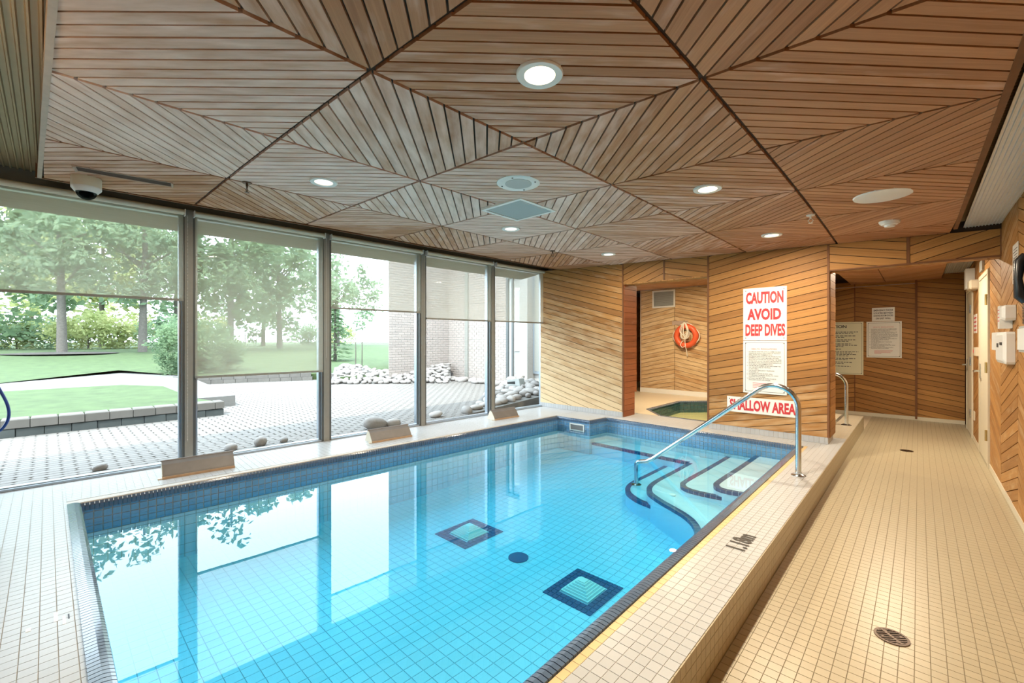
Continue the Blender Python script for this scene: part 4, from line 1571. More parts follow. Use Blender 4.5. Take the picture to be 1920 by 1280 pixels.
X_, Z_ = Vector((1, 0, 0)), Vector((0, 0, 1))
yr = 4.531
t = thing('pool_handrail', (-.777, yr, DECK), 'curved steel handrail running from the curb down into the pool steps', 'handrail')
pts = [Vector((-.777, yr, DECK + .005)), Vector((-.777, yr, .80))]
pts += arc((-.777 - .19, yr, .80), .19, 0, math.radians(128), 10, X_, Z_)[1:]
pts += [Vector((-2.13, yr, .105))]
e = Vector((-2.13, yr, .105))
pts += [Vector((-2.20, yr, .066)), Vector((-2.262, yr, .052)), Vector((-2.30, yr, .040)), Vector((-2.322, yr, .010)), Vector((-2.325, yr, -.05)), Vector((-2.325, yr, -.215))]
MB().tube(pts, .0225, 16).build('rail', M['steel'], t, True)
MB().lathe([(.001, .0), (.058, .0), (.058, .004), (.045, .012), (.026, .018), (.026, .03), (.001, .03)], (-.777, yr, DECK), 28).build('flange', M['steel'], t, True)
MB().lathe([(.001, .0), (.058, .0), (.058, .004), (.045, .012), (.026, .018), (.026, .03), (.001, .03)], (-2.325, yr, -.220), 28).build('flange', M['steel'], t, True)
yr = 7.671
t = thing('tub_handrail', (-.744, yr, DECK), 'farther steel handrail at the hot tub end of the raised deck', 'handrail')
pts = [Vector((-.744, yr, DECK + .005)), Vector((-.744, yr, .76))] + arc((-.744 - .17, yr, .76), .17, 0, math.radians(120), 9, X_, Z_)[1:]
last = pts[-1]
pts += [last + Vector((-.35, 0, -.16)), last + Vector((-.46, 0, -.24))]
pts += [Vector((pts[-1].x - .02, yr, .40)), Vector((pts[-1].x - .02, yr, DECK + .01))]
MB().tube(pts, .0225, 14).build('rail', M['steel'], t, True)
MB().lathe([(.001, .0), (.062, .0), (.062, .006), (.03, .02), (.001, .02)], (-.744, yr, DECK), 24).build('flange', M['steel'], t, True)

# floor drains
for (x, y, r, lab) in ((-0.094, 2.725, .066, 'bronze slotted round floor drain nearest the camera'), (-0.114, 7.448, .066, 'far bronze floor drain near the corridor opening')):
    t = thing('floor_drain', (x, y, 0), lab, 'floor drain', 'corridor floor drains')
    rg = MB().lathe([(r * .84, .0005), (r * .84, .004), (r, .004), (r, .0005)], (x, y, 0), 36)
    rg.f = rg.f[:-2]
    rg.build('rim', M['drain'], t)
    MB().lathe([(.001, .0005), (r * .85, .0005), (r * .85, .001), (.001, .001)], (x, y, 0), 28).build('sump', M['darkhole'], t)
    g = MB()
    for k in range(-4, 5):
        w = math.sqrt(max(.0, (r * .82) ** 2 - (k * r * .18) ** 2))
        g.obox((x + k * r * .18 * .707, y - k * r * .18 * .707, .0025), (w * .707, w * .707, 0), (.0016, -.0016, 0), (0, 0, .0012))
    g.obox((x, y, .003), (r * .58, -r * .58, 0), (.004, .004, 0), (0, 0, .0012))
    for a in (.6, 2.2, 3.8, 5.3):
        g.lathe([(.001, .0008), (r * .1, .0008), (r * .1, .004), (.001, .004)], (x + r * .6 * math.cos(a), y + r * .6 * math.sin(a), 0), 10)
    g.build('grate', M['drain'], t)


# ================================================================== LETTERING
def text_mesh(body, w, h, mat, thick=.0015, bold=.0, spacing=1.0, align='LEFT'):
    cu = bpy.data.curves.new('print', 'FONT')
    cu.body = body
    cu.size = 1.0
    cu.offset = bold
    cu.resolution_u = 3
    cu.space_line = spacing
    cu.align_x = align
    cu.extrude = 0.0
    ob = bpy.data.objects.new('print', cu)
    COL.objects.link(ob)
    bpy.context.view_layer.update()
    dg = bpy.context.evaluated_depsgraph_get()
    me = bpy.data.meshes.new_from_object(ob.evaluated_get(dg))
    COL.objects.unlink(ob)
    bpy.data.objects.remove(ob)
    xs = [v.co.x for v in me.vertices]
    ysx = [v.co.y for v in me.vertices]
    x0, x1, y0, y1 = min(xs), max(xs), min(ysx), max(ysx)
    for v in me.vertices:
        v.co.x = (v.co.x - x0) / (x1 - x0) * w
        v.co.y = (v.co.y - y0) / (y1 - y0) * h
        v.co.z = thick
    me.materials.clear()
    me.materials.append(mat)
    return me


def put_text(name, body, w, h, mat, parent, origin, A, B, bold=0.0, spacing=1.0, align='LEFT'):
    me = text_mesh(body, w, h, mat, bold=bold, spacing=spacing, align=align)
    o = bpy.data.objects.new(name, me)
    COL.objects.link(o)
    A, B = Vector(A), Vector(B)
    Nn = A.cross(B)
    mt = Matrix((A, B, Nn)).transposed().to_4x4()
    mt.translation = Vector(origin)
    o.parent = parent
    o.matrix_parent_inverse = Matrix.Translation(-Vector(parent.location))
    o.matrix_basis = mt
    return o


WX, WZ = (1, 0, 0), (0, 0, 1)


def sign(name, x0, x1, z0, z1, ywall, label, board='signwhite', border=True, screws=True):
    t = thing(name, ((x0 + x1) / 2, ywall - .006, z0), label, 'sign')
    y1 = ywall - .003
    y0 = ywall - .009
    MB().box((x0, y0, z0), (x1, y1, z1)).build('board', M[board], t)
    if border:
        b = MB()
        m = .022
        w = .0035
        for (a0, a1, c0, c1) in ((x0 + m, x1 - m, z0 + m, z0 + m + w), (x0 + m, x1 - m, z1 - m - w, z1 - m), (x0 + m, x0 + m + w, z0 + m + w, z1 - m - w), (x1 - m - w, x1 - m, z0 + m + w, z1 - m - w)):
            b.box((a0, y0 - .0008, c0), (a1, y0 + .001, c1))
        b.build('border_line', M['signblack'], t)
    if screws:
        for xx in (x0 + .03, x1 - .03):
            for zz in (z0 + .03, z1 - .03):
                MB().obox((xx, y0 - .001, zz), (.006, 0, 0), (0, .0015, 0), (0, 0, .006)).build('screw', M['galv'], t)
    return t, y0 - .0006


YS = YWALL - .004
t, yy = sign('caution_sign', -1.648, -1.166, 1.400, 2.060, YS, 'white sign reading CAUTION AVOID DEEP DIVES in red', border=False)
put_text('lettering', 'CAUTION', .415, .150, M['signred'], t, (-1.615, yy, 1.860), WX, WZ, bold=.045)
put_text('lettering', 'AVOID', .375, .145, M['signred'], t, (-1.600, yy, 1.655), WX, WZ, bold=.045)
put_text('lettering', 'DEEP DIVES', .440, .150, M['signred'], t, (-1.622, yy, 1.455), WX, WZ, bold=.04)
RULES = ('1.  NO PERSON INFECTED WITH A COMMUNICABLE\n     DISEASE OR HAVING OPEN SORES ON HIS BODY\n     SHALL ENTER THE SWIMMING POOL.\n'
         '2.  NO PERSON SHALL POLLUTE THE WATER IN THE\n     SWIMMING POOL IN ANY MANNER. SPITTING,\n     SPOUTING OF WATER AND BLOWING THE NOSE\n     IN THE POOL OR ON THE DECK ARE PROHIBITED.\n'
         '3.  NO PERSON SHALL ENGAGE IN BOISTEROUS PLAY\n     IN OR ABOUT THE SWIMMING POOL.\n'
         '4.  THE MAXIMUM NUMBER OF BATHERS PERMITTED\n     ON THE DECK AND IN THE POOL\n     AT ANY TIME IS\n'
         '5.  THE NEAREST EMERGENCY TELEPHONE\n     IS LOCATED AT\n6.  NO STREET CLOTHES IN POOL AREA\n'
         '7.  NO SMOKING, DRINKING, GLASS, ETC. FOOD\n     ALLOWED IN POOL AREA\n8.  BATHING CAPS MUST BE WORN IF HAIR IS\n     SHOULDER LENGTH OR LONGER')


def rule_sign(x0, x1, z0, z1, ywall, label, name='regulations_sign'):
    t, yy = sign(name, x0, x1, z0, z1, ywall, label)
    W, H = x1 - x0, z1 - z0
    put_text('heading', 'HEALTH  REGULATIONS', W * .58, H * .025, M['signred'], t, (x0 + W * .20, yy, z1 - H * .165), WX, WZ)
    put_text('rules_print', RULES, W * .80, H * .56, M['signblack'], t, (x0 + W * .09, yy, z1 - H * .755), WX, WZ, bold=.006, spacing=1.12)
    b = MB()
    for k, (a, l) in enumerate(((.23, .52), (.23, .50), (.23, .46), (.23, .2))):
        zz = z1 - H * (.81 + k * .026)
        b.box((x0 + W * a, yy, zz), (x0 + W * (a + l), yy + .001, zz + H * .008))
    b.build('footer_lines', M['signred'], t, kind='stuff')
    return t


rule_sign(-1.648, -1.166, .735, 1.393, YS, 'white health regulations board directly under the caution sign')
t, yy = sign('shallow_sign', -1.841, -1.050, .475, .672, YS, 'long white sign reading SHALLOW AREA in red', border=False)
put_text('lettering', 'SHALLOW AREA', .735, .138, M['signred'], t, (-1.808, yy, .504), WX, WZ, bold=.04)
YS2 = YC - .004
t, yy = sign('tub_caution_sign', -1.69, -.759, .750, 1.751, YS2, 'cream caution notice partly hidden behind the plank panel edge', board='signcream')
put_text('heading', 'CAUTION', .385, .058, M['signblack'], t, (-1.395, yy, 1.635), WX, WZ, bold=.02)
b = MB()
random.seed(21)
for k, cnt in enumerate((2, 2, 2, 3, 1, 4, 2, 2, 1)):
    pass
zz = 1.555
for cnt in (2, 2, 2, 3, 1, 4, 2, 2, 1):
    for q in range(cnt):
        xx = -1.62
        end = -.80 - random.uniform(.02, .14) if q < cnt - 1 else -.80 - random.uniform(.1, .3)
        while xx < end:
            l = random.uniform(.02, .06)
            b.box((xx, yy, zz), (min(xx + l, end), yy + .001, zz + .011))
            xx += l + .012
        zz -= .027
    zz -= .021
b.build('print_lines', M['signblack'], t, kind='stuff')
t, yy = sign('phone_sign', -.635, -.318, 1.752, 2.0, YS2, 'small white sign telling where the emergency phone is', border=False, screws=False)
for k, (s, w) in enumerate((('EMERGENCY PHONE', .27), ('LOCATED BETWEEN', .27), ('CHANGE ROOM DOORS', .275), ('ON EAST WALL', .21))):
    put_text('lettering', s, w, .032, M['signblack'], t, (-.4765 - w / 2, yy, 1.935 - k * .049), WX, WZ, bold=.02)
rule_sign(-.714, -.224, 1.084, 1.745, YS2, 'white health regulations board at the corridor end below the phone sign', 'regulations_board')

# painted depth mark on the curb
t = thing('depth_marking', (-.77, 2.81, DECK), 'black painted 1.18m depth mark on the pale curb tiles', 'depth mark')
put_text('lettering', '1.18m', .245, .105, M['markblack'], t, (-.716, 2.688, DECK + .0012), (0, 1, 0), (-1, 0, 0), bold=.03)
# pale scuffs left of the near coping
t = thing('deck_scuff', (-2.70, .0, DECK), 'small worn white paint scuffs on the tiles left of the pool corner', 'scuff mark')
for (a, b, c_, d_) in ((-2.76, -2.67, .02, .032), (-2.70, -2.62, .045, .055), (-2.69, -2.66, -.06, -.045)):
    MB().box((a, c_, DECK), (b, d_, DECK + .0012)).build('paint_patch', M['signwhite'], t)
MB().box((-2.705, .062, DECK), (-2.66, .067, DECK + .0013)).build('dark_chip', M['signblack'], t)

# ================================================================== WALL THINGS
# life ring with rope
cx_, cz_, yw = -3.655, 1.495, YT - .004
t = thing('life_ring', (cx_, yw - .06, 1.24), 'orange life ring with coiled white rope on the tub room wall', 'life ring')
MB().tube([(cx_ + .205 * math.cos(2 * math.pi * k / 36), yw - .062, cz_ + .205 * math.sin(2 * math.pi * k / 36)) for k in range(36)], .058, 14, True).build('ring', M['orange'], t, True)
gl = MB()
gp = []
for k in range(41):
    a = math.radians(-60 + 300 * k / 40)
    rr = .268 + .016 * math.cos(4 * a)
    gp.append((cx_ + rr * math.cos(a), yw - .066, cz_ + rr * math.sin(a)))
gl.tube(gp, .008, 8)
gl.build('grab_line', M['rope'], t, True)
cl = MB()
random.seed(5)
for q in range(7):
    w = .045 + .012 * q + random.uniform(-.008, .008)
    hgt = .15 + random.uniform(-.02, .03)
    ox = random.uniform(-.03, .03)
    pts = []
    for k in range(24):
        a = 2 * math.pi * k / 24
        s_ = math.sin(a)
        pts.append((cx_ - .01 + ox * (1 - s_) * .6 + w * math.cos(a) * (.42 + .58 * (1 - s_) / 2), yw - .125 - .007 * (q % 3), cz_ + .29 - hgt + hgt * s_))
    cl.tube(pts, .0075, 7, True)
cl.build('rope_coil', M['rope'], t, True)
tl = MB()
tl.tube([(cx_ - .0, yw - .13, cz_ - .05), (cx_ + .005, yw - .12, cz_ - .2), (cx_ + .012, yw - .06, cz_ - .33), (cx_ + .012, yw - .03, cz_ - .44)], .009, 7)
tl.tube([(cx_ - .05, yw - .13, cz_ - .10), (cx_ - .10, yw - .125, cz_ - .19), (cx_ - .06, yw - .128, cz_ - .25), (cx_ + .0, yw - .128, cz_ - .22)], .008, 7)
tl.build('rope_tail', M['rope'], t, True)
MB().obox((cx_ - .16, yw - .004, 1.785), (.17, 0, 0), (0, .006, 0), (0, 0, .045)).build('hanger_board', M['trimpale'], t)
MB().tube([(cx_ - .01, yw, 1.80), (cx_ - .01, yw - .14, 1.80), (cx_ - .01, yw - .15, 1.83)], .009, 8).build('hook', M['steel'], t)
MB().tube([(cx_ + .012, yw, 1.045), (cx_ + .012, yw - .045, 1.045)], .009, 8).build('peg', M['brass'], t)

# wall air grille
x0, x1, z0, z1, yw = -4.44, -3.915, 2.135, 2.525, YT - .004
t = thing('wall_vent', ((x0 + x1) / 2, yw, z0), 'white framed louvred air vent high on the tub room wall', 'air vent')
fr = MB()
w = .035
for (a0, a1, c0, c1) in ((x0, x1, z0, z0 + w), (x0, x1, z1 - w, z1), (x0, x0 + w, z0 + w, z1 - w), (x1 - w, x1, z0 + w, z1 - w)):
    fr.box((a0, yw - .016, c0), (a1, yw, c1))
fr.build('frame', M['white'], t)
MB().box((x0 + w, yw - .003, z0 + w), (x1 - w, yw, z1 - w)).build('backing', M['grille'], t)
for k in range(14):
    zz = z0 + w + .012 + k * (z1 - z0 - 2 * w - .024) / 13
    MB().obox(((x0 + x1) / 2, yw - .009, zz), ((x1 - x0) / 2 - w, 0, 0), (0, .006, .005), (0, -.0006, .0008)).build('louvre', M['grille'], t)

XW = XR - .016


def wall_box(mb, y0, y1, z0, z1, d0, d1):
    """box on the right wall; d = distance off the wall"""
    return mb.box((XW - d1, y0, z0), (XW - d0, y1, z1))


def rounded_case(name, y0, y1, z0, z1, d, mat, parent):
    mb = MB()
    c = .018
    prof = [(y0, z0 + c), (y0 + c, z0), (y1 - c, z0), (y1, z0 + c), (y1, z1 - c), (y1 - c, z1), (y0 + c, z1), (y0, z1 - c)]
    k = .80
    ym, zm = (y0 + y1) / 2, (z0 + z1) / 2
    mb.prism([(XW, p[0], p[1]) for p in prof], [(XW - d * .75, p[0], p[1]) for p in prof])
    mb.prism([(XW - d * .75, p[0], p[1]) for p in prof], [(XW - d, ym + (p[0] - ym) * k, zm + (p[1] - zm) * k) for p in prof])
    return mb.build(name, mat, parent)


# lower dispenser
t = thing('soap_dispenser', (XW - .03, 5.55, 1.206), 'larger white wall dispenser, lower of the two boxes by the phone', 'dispenser')
rounded_case('case', 5.30, 5.86, 1.206, 1.470, .062, M['white'], t)
wall_box(MB(), 5.87, 6.30, 1.31, 1.475, .0, .045).build('side_case', M['white'], t)
wall_box(MB(), 6.30, 6.38, 1.315, 1.47, .0, .035).build('end_cap', M['galv'], t)
wall_box(MB(), 5.40, 5.52, 1.36, 1.385, .06, .066).build('latch', M['signblack'], t)
wall_box(MB(), 5.62, 5.74, 1.34, 1.375, .055, .0632).build('printed_label', M['signblack'], t)
# upper box
t = thing('first_aid_box', (XW - .03, 5.4, 1.56), 'smaller white wall box above the dispenser', 'box')
rounded_case('case', 5.26, 5.44, 1.562, 1.685, .075, M['white'], t)
wall_box(MB(), 5.44, 5.56, 1.50, 1.69, .0, .072).build('side_panel', M['signwhite'], t)
for k in range(4):
    wall_box(MB(), 5.455, 5.545, 1.56 + k * .03, 1.568 + k * .03, .07, .0728).build('red_print', M['signred'], t)
# telephone with coiled cord
t = thing('wall_telephone', (XW - .05, 4.28, 1.64), 'dark wall telephone handset with a coiled cord at the right edge', 'telephone')
wall_box(MB(), 3.95, 4.22, 1.66, 1.90, .0, .05).build('base', M['black'], t)
hs = [(XW - .07, 4.20, 1.645), (XW - .098, 4.20, 1.68), (XW - .106, 4.20, 1.79), (XW - .098, 4.20, 1.90), (XW - .07, 4.20, 1.935)]
MB().tube(hs, [.026, .028, .020, .028, .026], 12).build('handset', M['black'], t, True)
co = MB()
cp_ = []
for k in range(140):
    f_ = k / 139
    a = f_ * 2 * math.pi * 15
    cp_.append((XW - .075 + .013 * math.cos(a), 4.19 + .013 * math.sin(a), 1.64 - .14 * f_))
co.tube(cp_, .003, 5)
co.build('coiled_cord', M['black'], t, True)
# metal phone box under it
t = thing('phone_cabinet', (XW - .04, 4.2, 1.32), 'grey metal cabinet below the telephone at the right edge', 'cabinet')
wall_box(MB(), 3.9, 4.34, 1.325, 1.49, .0, .088).build('body', M['grille'], t)
wall_box(MB(), 3.92, 4.32, 1.34, 1.475, .088, .096).build('lid', M['white'], t)
# paper notice
t = thing('paper_notice', (XW, 5.42, 1.88), 'white paper notice pinned above the telephone', 'notice')
wall_box(MB(), 5.14, 5.40, 1.86, 2.17, .0, .004).build('sheet', M['signwhite'], t)
for k in range(11):
    wall_box(MB(), 5.165, 5.38 - .03 * (k % 3), 1.895 + k * .023, 1.901 + k * .023, .004, .0046).build('print_line', M['signblack'], t)
# between the doors
t = thing('pink_notice', (XW, 8.65, 1.50), 'small pale pink notice between the two cream doors', 'notice')
wall_box(MB(), 8.42, 8.86, 1.50, 1.755, .0, .004).build('sheet', M['signwhite'], t)
for k in range(4):
    wall_box(MB(), 8.46, 8.82, 1.53 + k * .055, 1.552 + k * .055, .004, .0046).build('print_line', M['signred'], t)
t = thing('switch_box', (XW, 8.6, 1.2), 'cream switch box with a red button between the doors', 'switch box')
wall_box(MB(), 8.10, 8.45, 1.20, 1.31, .0, .03).build('case', M['offwhite'], t)
wall_box(MB(), 8.51, 8.57, 1.235, 1.275, .0, .03).build('button', M['signred'], t)
wall_box(MB(), 8.45, 8.52, 1.245, 1.265, .0, .025).build('stem', M['offwhite'], t)
t = thing('outlet_plate', (XW, 8.75, .36), 'small cream outlet plate low between the doors', 'outlet')
wall_box(MB(), 8.70, 8.84, .30, .42, .0, .012).build('plate', M['offwhite'], t)
t = thing('emergency_light', (XW - .06, 9.4, 2.15), 'white emergency light unit above the farther door', 'emergency light')
wall_box(MB(), 8.75, 8.98, 2.12, 2.40, .0, .09).build('battery_case', M['white'], t)
rounded_case('lamp_head', 8.30, 8.66, 2.075, 2.20, .08, M['offwhite'], t)
wall_box(MB(), 8.66, 8.75, 2.11, 2.19, .0, .06).build('bracket', M['brass'], t)
t = thing('door_plate', (XW, 7.7, 2.23), 'small pale plate above the nearer cream door', 'plate')
wall_box(MB(), 7.55, 7.86, 2.235, 2.36, .0, .02).build('plate', M['grille'], t)
# blue hose loop by the first window
t = thing('blue_hose', (-4.95, -.27, .72), 'dark blue hose loop hanging at the left edge before the window', 'hose')
hp = [(-4.96, -.33, 1.35), (-4.97, -.29, 1.18), (-4.985, -.245, 1.05), (-4.99, -.205, .93), (-4.99, -.195, .84), (-4.985, -.215, .765), (-4.98, -.26, .715), (-4.97, -.34, .70), (-4.96, -.42, .74), (-4.955, -.47, .86), (-4.95, -.46, 1.1), (-4.945, -.40, 1.32)]
hp2 = []
for i in range(len(hp) - 1):
    for k in range(4):
        p0, p1, p2, p3 = (Vector(hp[max(i - 1, 0)]), Vector(hp[i]), Vector(hp[i + 1]), Vector(hp[min(i + 2, len(hp) - 1)]))
        s = k / 4
        hp2.append(0.5 * ((2 * p1) + (p2 - p0) * s + (2 * p0 - 5 * p1 + 4 * p2 - p3) * s * s + (-p0 + 3 * p1 - 3 * p2 + p3) * s ** 3))
MB().tube(hp2, .0095, 8).build('hose', M['hose'], t, True)
MB().tube([(win_x(-.375) + .045, -.375, 1.34), (-4.93, -.375, 1.34), (-4.92, -.375, 1.37)], .012, 8).build('hook', M['steel'], t)

# ================================================================== OUTSIDE
ZO = .13
gp = MB()
gp.prism([(-60, -30, -.3), (-5.2, -30, -.3), (-5.2, 40, -.3), (-60, 40, -.3)], [(-60, -30, ZO - .004), (-5.2, -30, ZO - .004), (-5.2, 40, ZO - .004), (-60, 40, ZO - .004)])
patio = struct('ground_patio', gp, M['paverjoint'], 'patio of interlocking concrete pavers outside the windows')
# running-bond pavers with pointed ends
cs = []
PW_, PH_ = .10, .20       # across x, along y
hexa = [(-.046, -.078), (0, -.116), (.046, -.078), (.046, .078), (0, .116), (-.046, .078)]
for i in range(0, 98):
    x = -5.36 - i * PW_
    for j in range(-22, 62):
        y = j * PH_ + (PH_ / 2 if i % 2 else 0)
        if x < -8.7 and y < 2.2 + .0:
            continue
        w = depth_of(x, y)
        if w < 1:
            continue
        u = 960 + FPX * (_cy * x + _sy * y) / w
        if u < -60 or u > 1060 or y > 9.2:
            continue
        bot = [Vector((x + p[0], y + p[1] * .995, ZO - .004)) for p in hexa]
        top = [p + Vector((0, 0, .008)) for p in bot]
        n = 6
        fs = [tuple(range(n, 2 * n))] + [(k, (k + 1) % n, n + (k + 1) % n, n + k) for k in range(n)]
        cs.append(dict(a=px_area(top), v=bot + top, f=fs, lv=[(p[0], p[1] * .995, 0) for p in hexa] + [(p[0], p[1] * .995, .008) for p in hexa], key=1, loc=Vector((x, y, ZO - .004))))
split_pieces('paver', cs, M['paver'], patio)

# lawns and path
lw = MB()
q = [(-8.80, -14), (-8.80, 1.95), (-9.6, 1.80), (-12.5, 1.80), (-13.6, 1.2), (-13.7, -14)]
lw.prism([(p[0], p[1], 0) for p in q], [(p[0], p[1], .365) for p in q])
struct('ground_lawn_near', lw, M['grass'], 'raised strip of lawn behind the block wall')
pt = MB()
q = [(-13.6, -14), (-13.5, 1.2), (-12.5, 1.85), (-9.7, 1.85), (-9.7, 2.5), (-14.8, 2.8), (-21, 3.0), (-16.3, -1), (-16.2, -14)]
pt.prism([(p[0], p[1], 0) for p in q], [(p[0], p[1], .335) for p in q])
struct('ground_path', pt, M['path'], 'pale curving path between the two lawns')
l2 = MB()
q = [(-16.2, -40), (-16.3, -1), (-19.0, 1.6), (-15.3, 3.2), (-14.2, 6.1), (-12.4, 5.9), (-11.9, 7.1), (-11.9, 60), (-130, 60), (-130, -40)]


def lawn_z(x, y):
    return .33 + max(0, min(1, (-x - 16.0) / 16.0)) * .52


rows = []
mbv, mbf = [], []
nx_, ny_ = 26, 60
for i in range(nx_ + 1):
    x = -12.0 - (i / nx_) ** 2.2 * 120
    for j in range(ny_ + 1):
        y = -40 + 100 * j / ny_
        mbv.append((x, y, lawn_z(x, y)))


def inside(p, poly):
    c_ = False
    for i in range(len(poly)):
        a, b = poly[i], poly[i - 1]
        if (a[1] > p[1]) != (b[1] > p[1]) and p[0] < (b[0] - a[0]) * (p[1] - a[1]) / (b[1] - a[1]) + a[0]:
            c_ = not c_
    return c_


lwn = MB()
lwn.prism([(p[0], p[1], 0.0) for p in q], [(p[0], p[1], .33 if p[0] > -20 else .33) for p in q])
sl_ = MB()
sl_.add([(-16.2, -40, .331), (-16.2, 60, .331), (-32, 60, .85), (-32, -40, .85)], [(0, 3, 2, 1)])
sl_.add([(-32, -40, .85), (-32, 60, .85), (-130, 60, .95), (-130, -40, .95)], [(0, 3, 2, 1)])
la = struct('ground_lawn_far', lwn, M['grass'], 'wide far lawn rising gently towards the trees')
slp = MB()
qs = [(-19.0, 1.6), (-16.3, -1), (-16.2, -40), (-32, -40), (-32, 60), (-14.5, 60), (-14.6, 6.0), (-15.6, 3.0)]
slp.add([(p[0], p[1], lawn_z(*p) + .004) for p in qs], [tuple(range(len(qs)))])
slp.add([(-32, -40, .854), (-130, -40, .95), (-130, 60, .95), (-32, 60, .854)], [(0, 1, 2, 3)])
slp.build('slope', M['grass'], la)
MB().lathe([(.001, .0), (2.0, .0), (1.6, .03), (.001, .06)], (-29.6, .5, .79), 24).build('mulch_bed', M['mulch'], la)

# retaining wall of blocks
rw = thing('retaining_wall', (-8.72, 0, ZO), 'low two course block retaining wall in front of the near lawn', 'wall')
for cidx in range(2):
    for k in range(24):
        y0 = 2.06 - (k + 1) * .26 + (.13 if cidx else 0)
        y1 = y0 + .253
        if cidx == 1 and k == 0:
            y1 = 2.06
        jx = random.uniform(-.006, .006)
        c0 = .012
        z0, z1 = ZO + cidx * .122, ZO + cidx * .122 + .118
        m_ = MB()
        x0, x1 = -8.86, -8.63 + jx - (0 if cidx == 0 else -.015)
        m_.prism([(x0, y0, z0), (x1, y0, z0), (x1, y1, z0), (x0, y1, z0)], [(x0, y0, z1 - c0), (x1, y0, z1 - c0), (x1, y1, z1 - c0), (x0, y1, z1 - c0)])
        m_.prism([(x0, y0, z1 - c0), (x1, y0, z1 - c0), (x1, y1, z1 - c0), (x0, y1, z1 - c0)], [(x0, y0 + c0, z1), (x1 - c0, y0 + c0, z1), (x1 - c0, y1 - c0, z1), (x0, y1 - c0, z1)])
        m_.build('block', M['block'] if cidx else M['blockdark'], rw)
# low wall across the far side of the patio
lw2 = thing('garden_edging', (-14.7, 4.4, ZO), 'low block edging across the far side of the patio', 'wall')
A0, A1 = Vector((-16.2, 2.75, 0)), Vector((-12.35, 6.0, 0))
pts_ = [Vector((-15.7, 2.55, 0)), Vector((-15.2, 2.95, 0)), Vector((-14.8, 4.4, 0)), Vector((-14.1, 6.0, 0)), Vector((-12.4, 6.1, 0))]
for i in range(len(pts_) - 1):
    a, b = pts_[i], pts_[i + 1]
    L = (b - a).length
    d = (b - a) / L
    nrm = Vector((d.y, -d.x, 0))
    for k in range(int(L / .3)):
        for cidx in range(2):
            c0 = a + d * (k * .3 + .15 + (.0 if cidx else .04)) + Vector((0, 0, ZO + .06 + cidx * .12))
            MB().obox(c0, d * .146, nrm * .11, Vector((0, 0, .058))).build('block', M['block'], lw2)

# brick wing
bx0, by0, by1, bx1 = -11.6, 7.0, 9.27, -8.85
bw = thing('brick_building', (bx0, by0, ZO), 'buff brick wing of the building standing beyond the patio', 'building')
MB().prism([(bx0 - 5, by0 + 3.25, 0), (bx0 - .012, by0, 0), (bx0 - .012, by1, 0), (bx0 - .012, by1 + 4, 0), (bx0 - 5, by1 + 4, 0)],
           [(bx0 - 5, by0 + 3.25, 8), (bx0 - .012, by0, 8), (bx0 - .012, by1, 8), (bx0 - .012, by1 + 4, 8), (bx0 - 5, by1 + 4, 8)]).build('core_wall', M['mortar'], bw)
MB().box((bx0 - .5, by1 + .012, 0), (-5.4, by1 + 4, 8)).build('core_wall', M['mortar'], bw)
cs = []
c1, c2 = [], []
for row in range(102):
    z0 = row * .0762
    sh = -.1075 if row % 2 else 0.0
    for (dst, O_, A_, N_, L_) in ((c1, (bx0 - .012, by0, ZO), (0, 1, 0), (1, 0, 0), by1 - by0), (c2, (bx0, by1 + .012, ZO), (1, 0, 0), (0, -1, 0), bx1 - bx0)):
        dst += tile_cands(O_, A_, (0, 0, 1), N_, sh, L_ + .1, z0, z0 + .0762, .215, .0762, .012, .012, cpoly=[(0, z0), (L_, z0), (L_, z0 + .0762), (0, z0 + .0762)])
for c in c1 + c2:
    q_ = px(c['v'][0])
    if q_ and q_[1] < 545:
        c['a'] *= .05
split_pieces('brick', c1 + c2, M['brick'], bw, 300)
# steel downpipe, door and window of the glazed end
MB().box((-10.72, by1 - .05, ZO), (-10.58, by1 + .012, 7)).build('downpipe', M['frameface'], bw)
dr = MB()
dr.box((-8.86, by1 - .06, ZO), (-8.78, by1 + .012, 3.2)).box((-8.64, by1 - .06, ZO), (-8.58, by1 + .012, 3.2)).box((-8.86, by1 - .06, 3.2), (-8.2, by1 + .012, 3.3))
do = dr.build('door_frame', M['frame'], bw)
MB().box((-8.78, by1 - .01, ZO), (-8.64, by1 + .012, 3.2)).build('pane', M['grille'], do)
MB().box((-8.58, by1 - .02, ZO), (-8.10, by1 + .012, 8)).build('white_panel', M['stucco'], bw)
wf = MB().box((-8.52, by1 - .05, 1.1), (-8.30, by1 - .02, 2.9)).build('window', M['white'], bw)
MB().box((-8.49, by1 - .055, 1.16), (-8.33, by1 - .05, 2.84)).build('pane', M['grille'], wf)
MB().box((-8.10, by1 - .30, ZO), (-7.82, by1 + .012, 8)).build('pilaster', M['stucco'], bw)
wf = MB().box((-7.82, by1 - .06, ZO + .35), (-7.0, by1 + .012, 4)).build('window', M['sill'], bw)
for k in range(3):
    MB().box((-7.76 + k * .25, by1 - .07, ZO + .42), (-7.56 + k * .25, by1 - .06, 3.9)).build('pane', M['frameface'], wf)
MB().box((-7.0, by1 - .1, ZO), (-5.4, by1 + .012, 8)).build('plinth_wall', M['stucco'], bw)

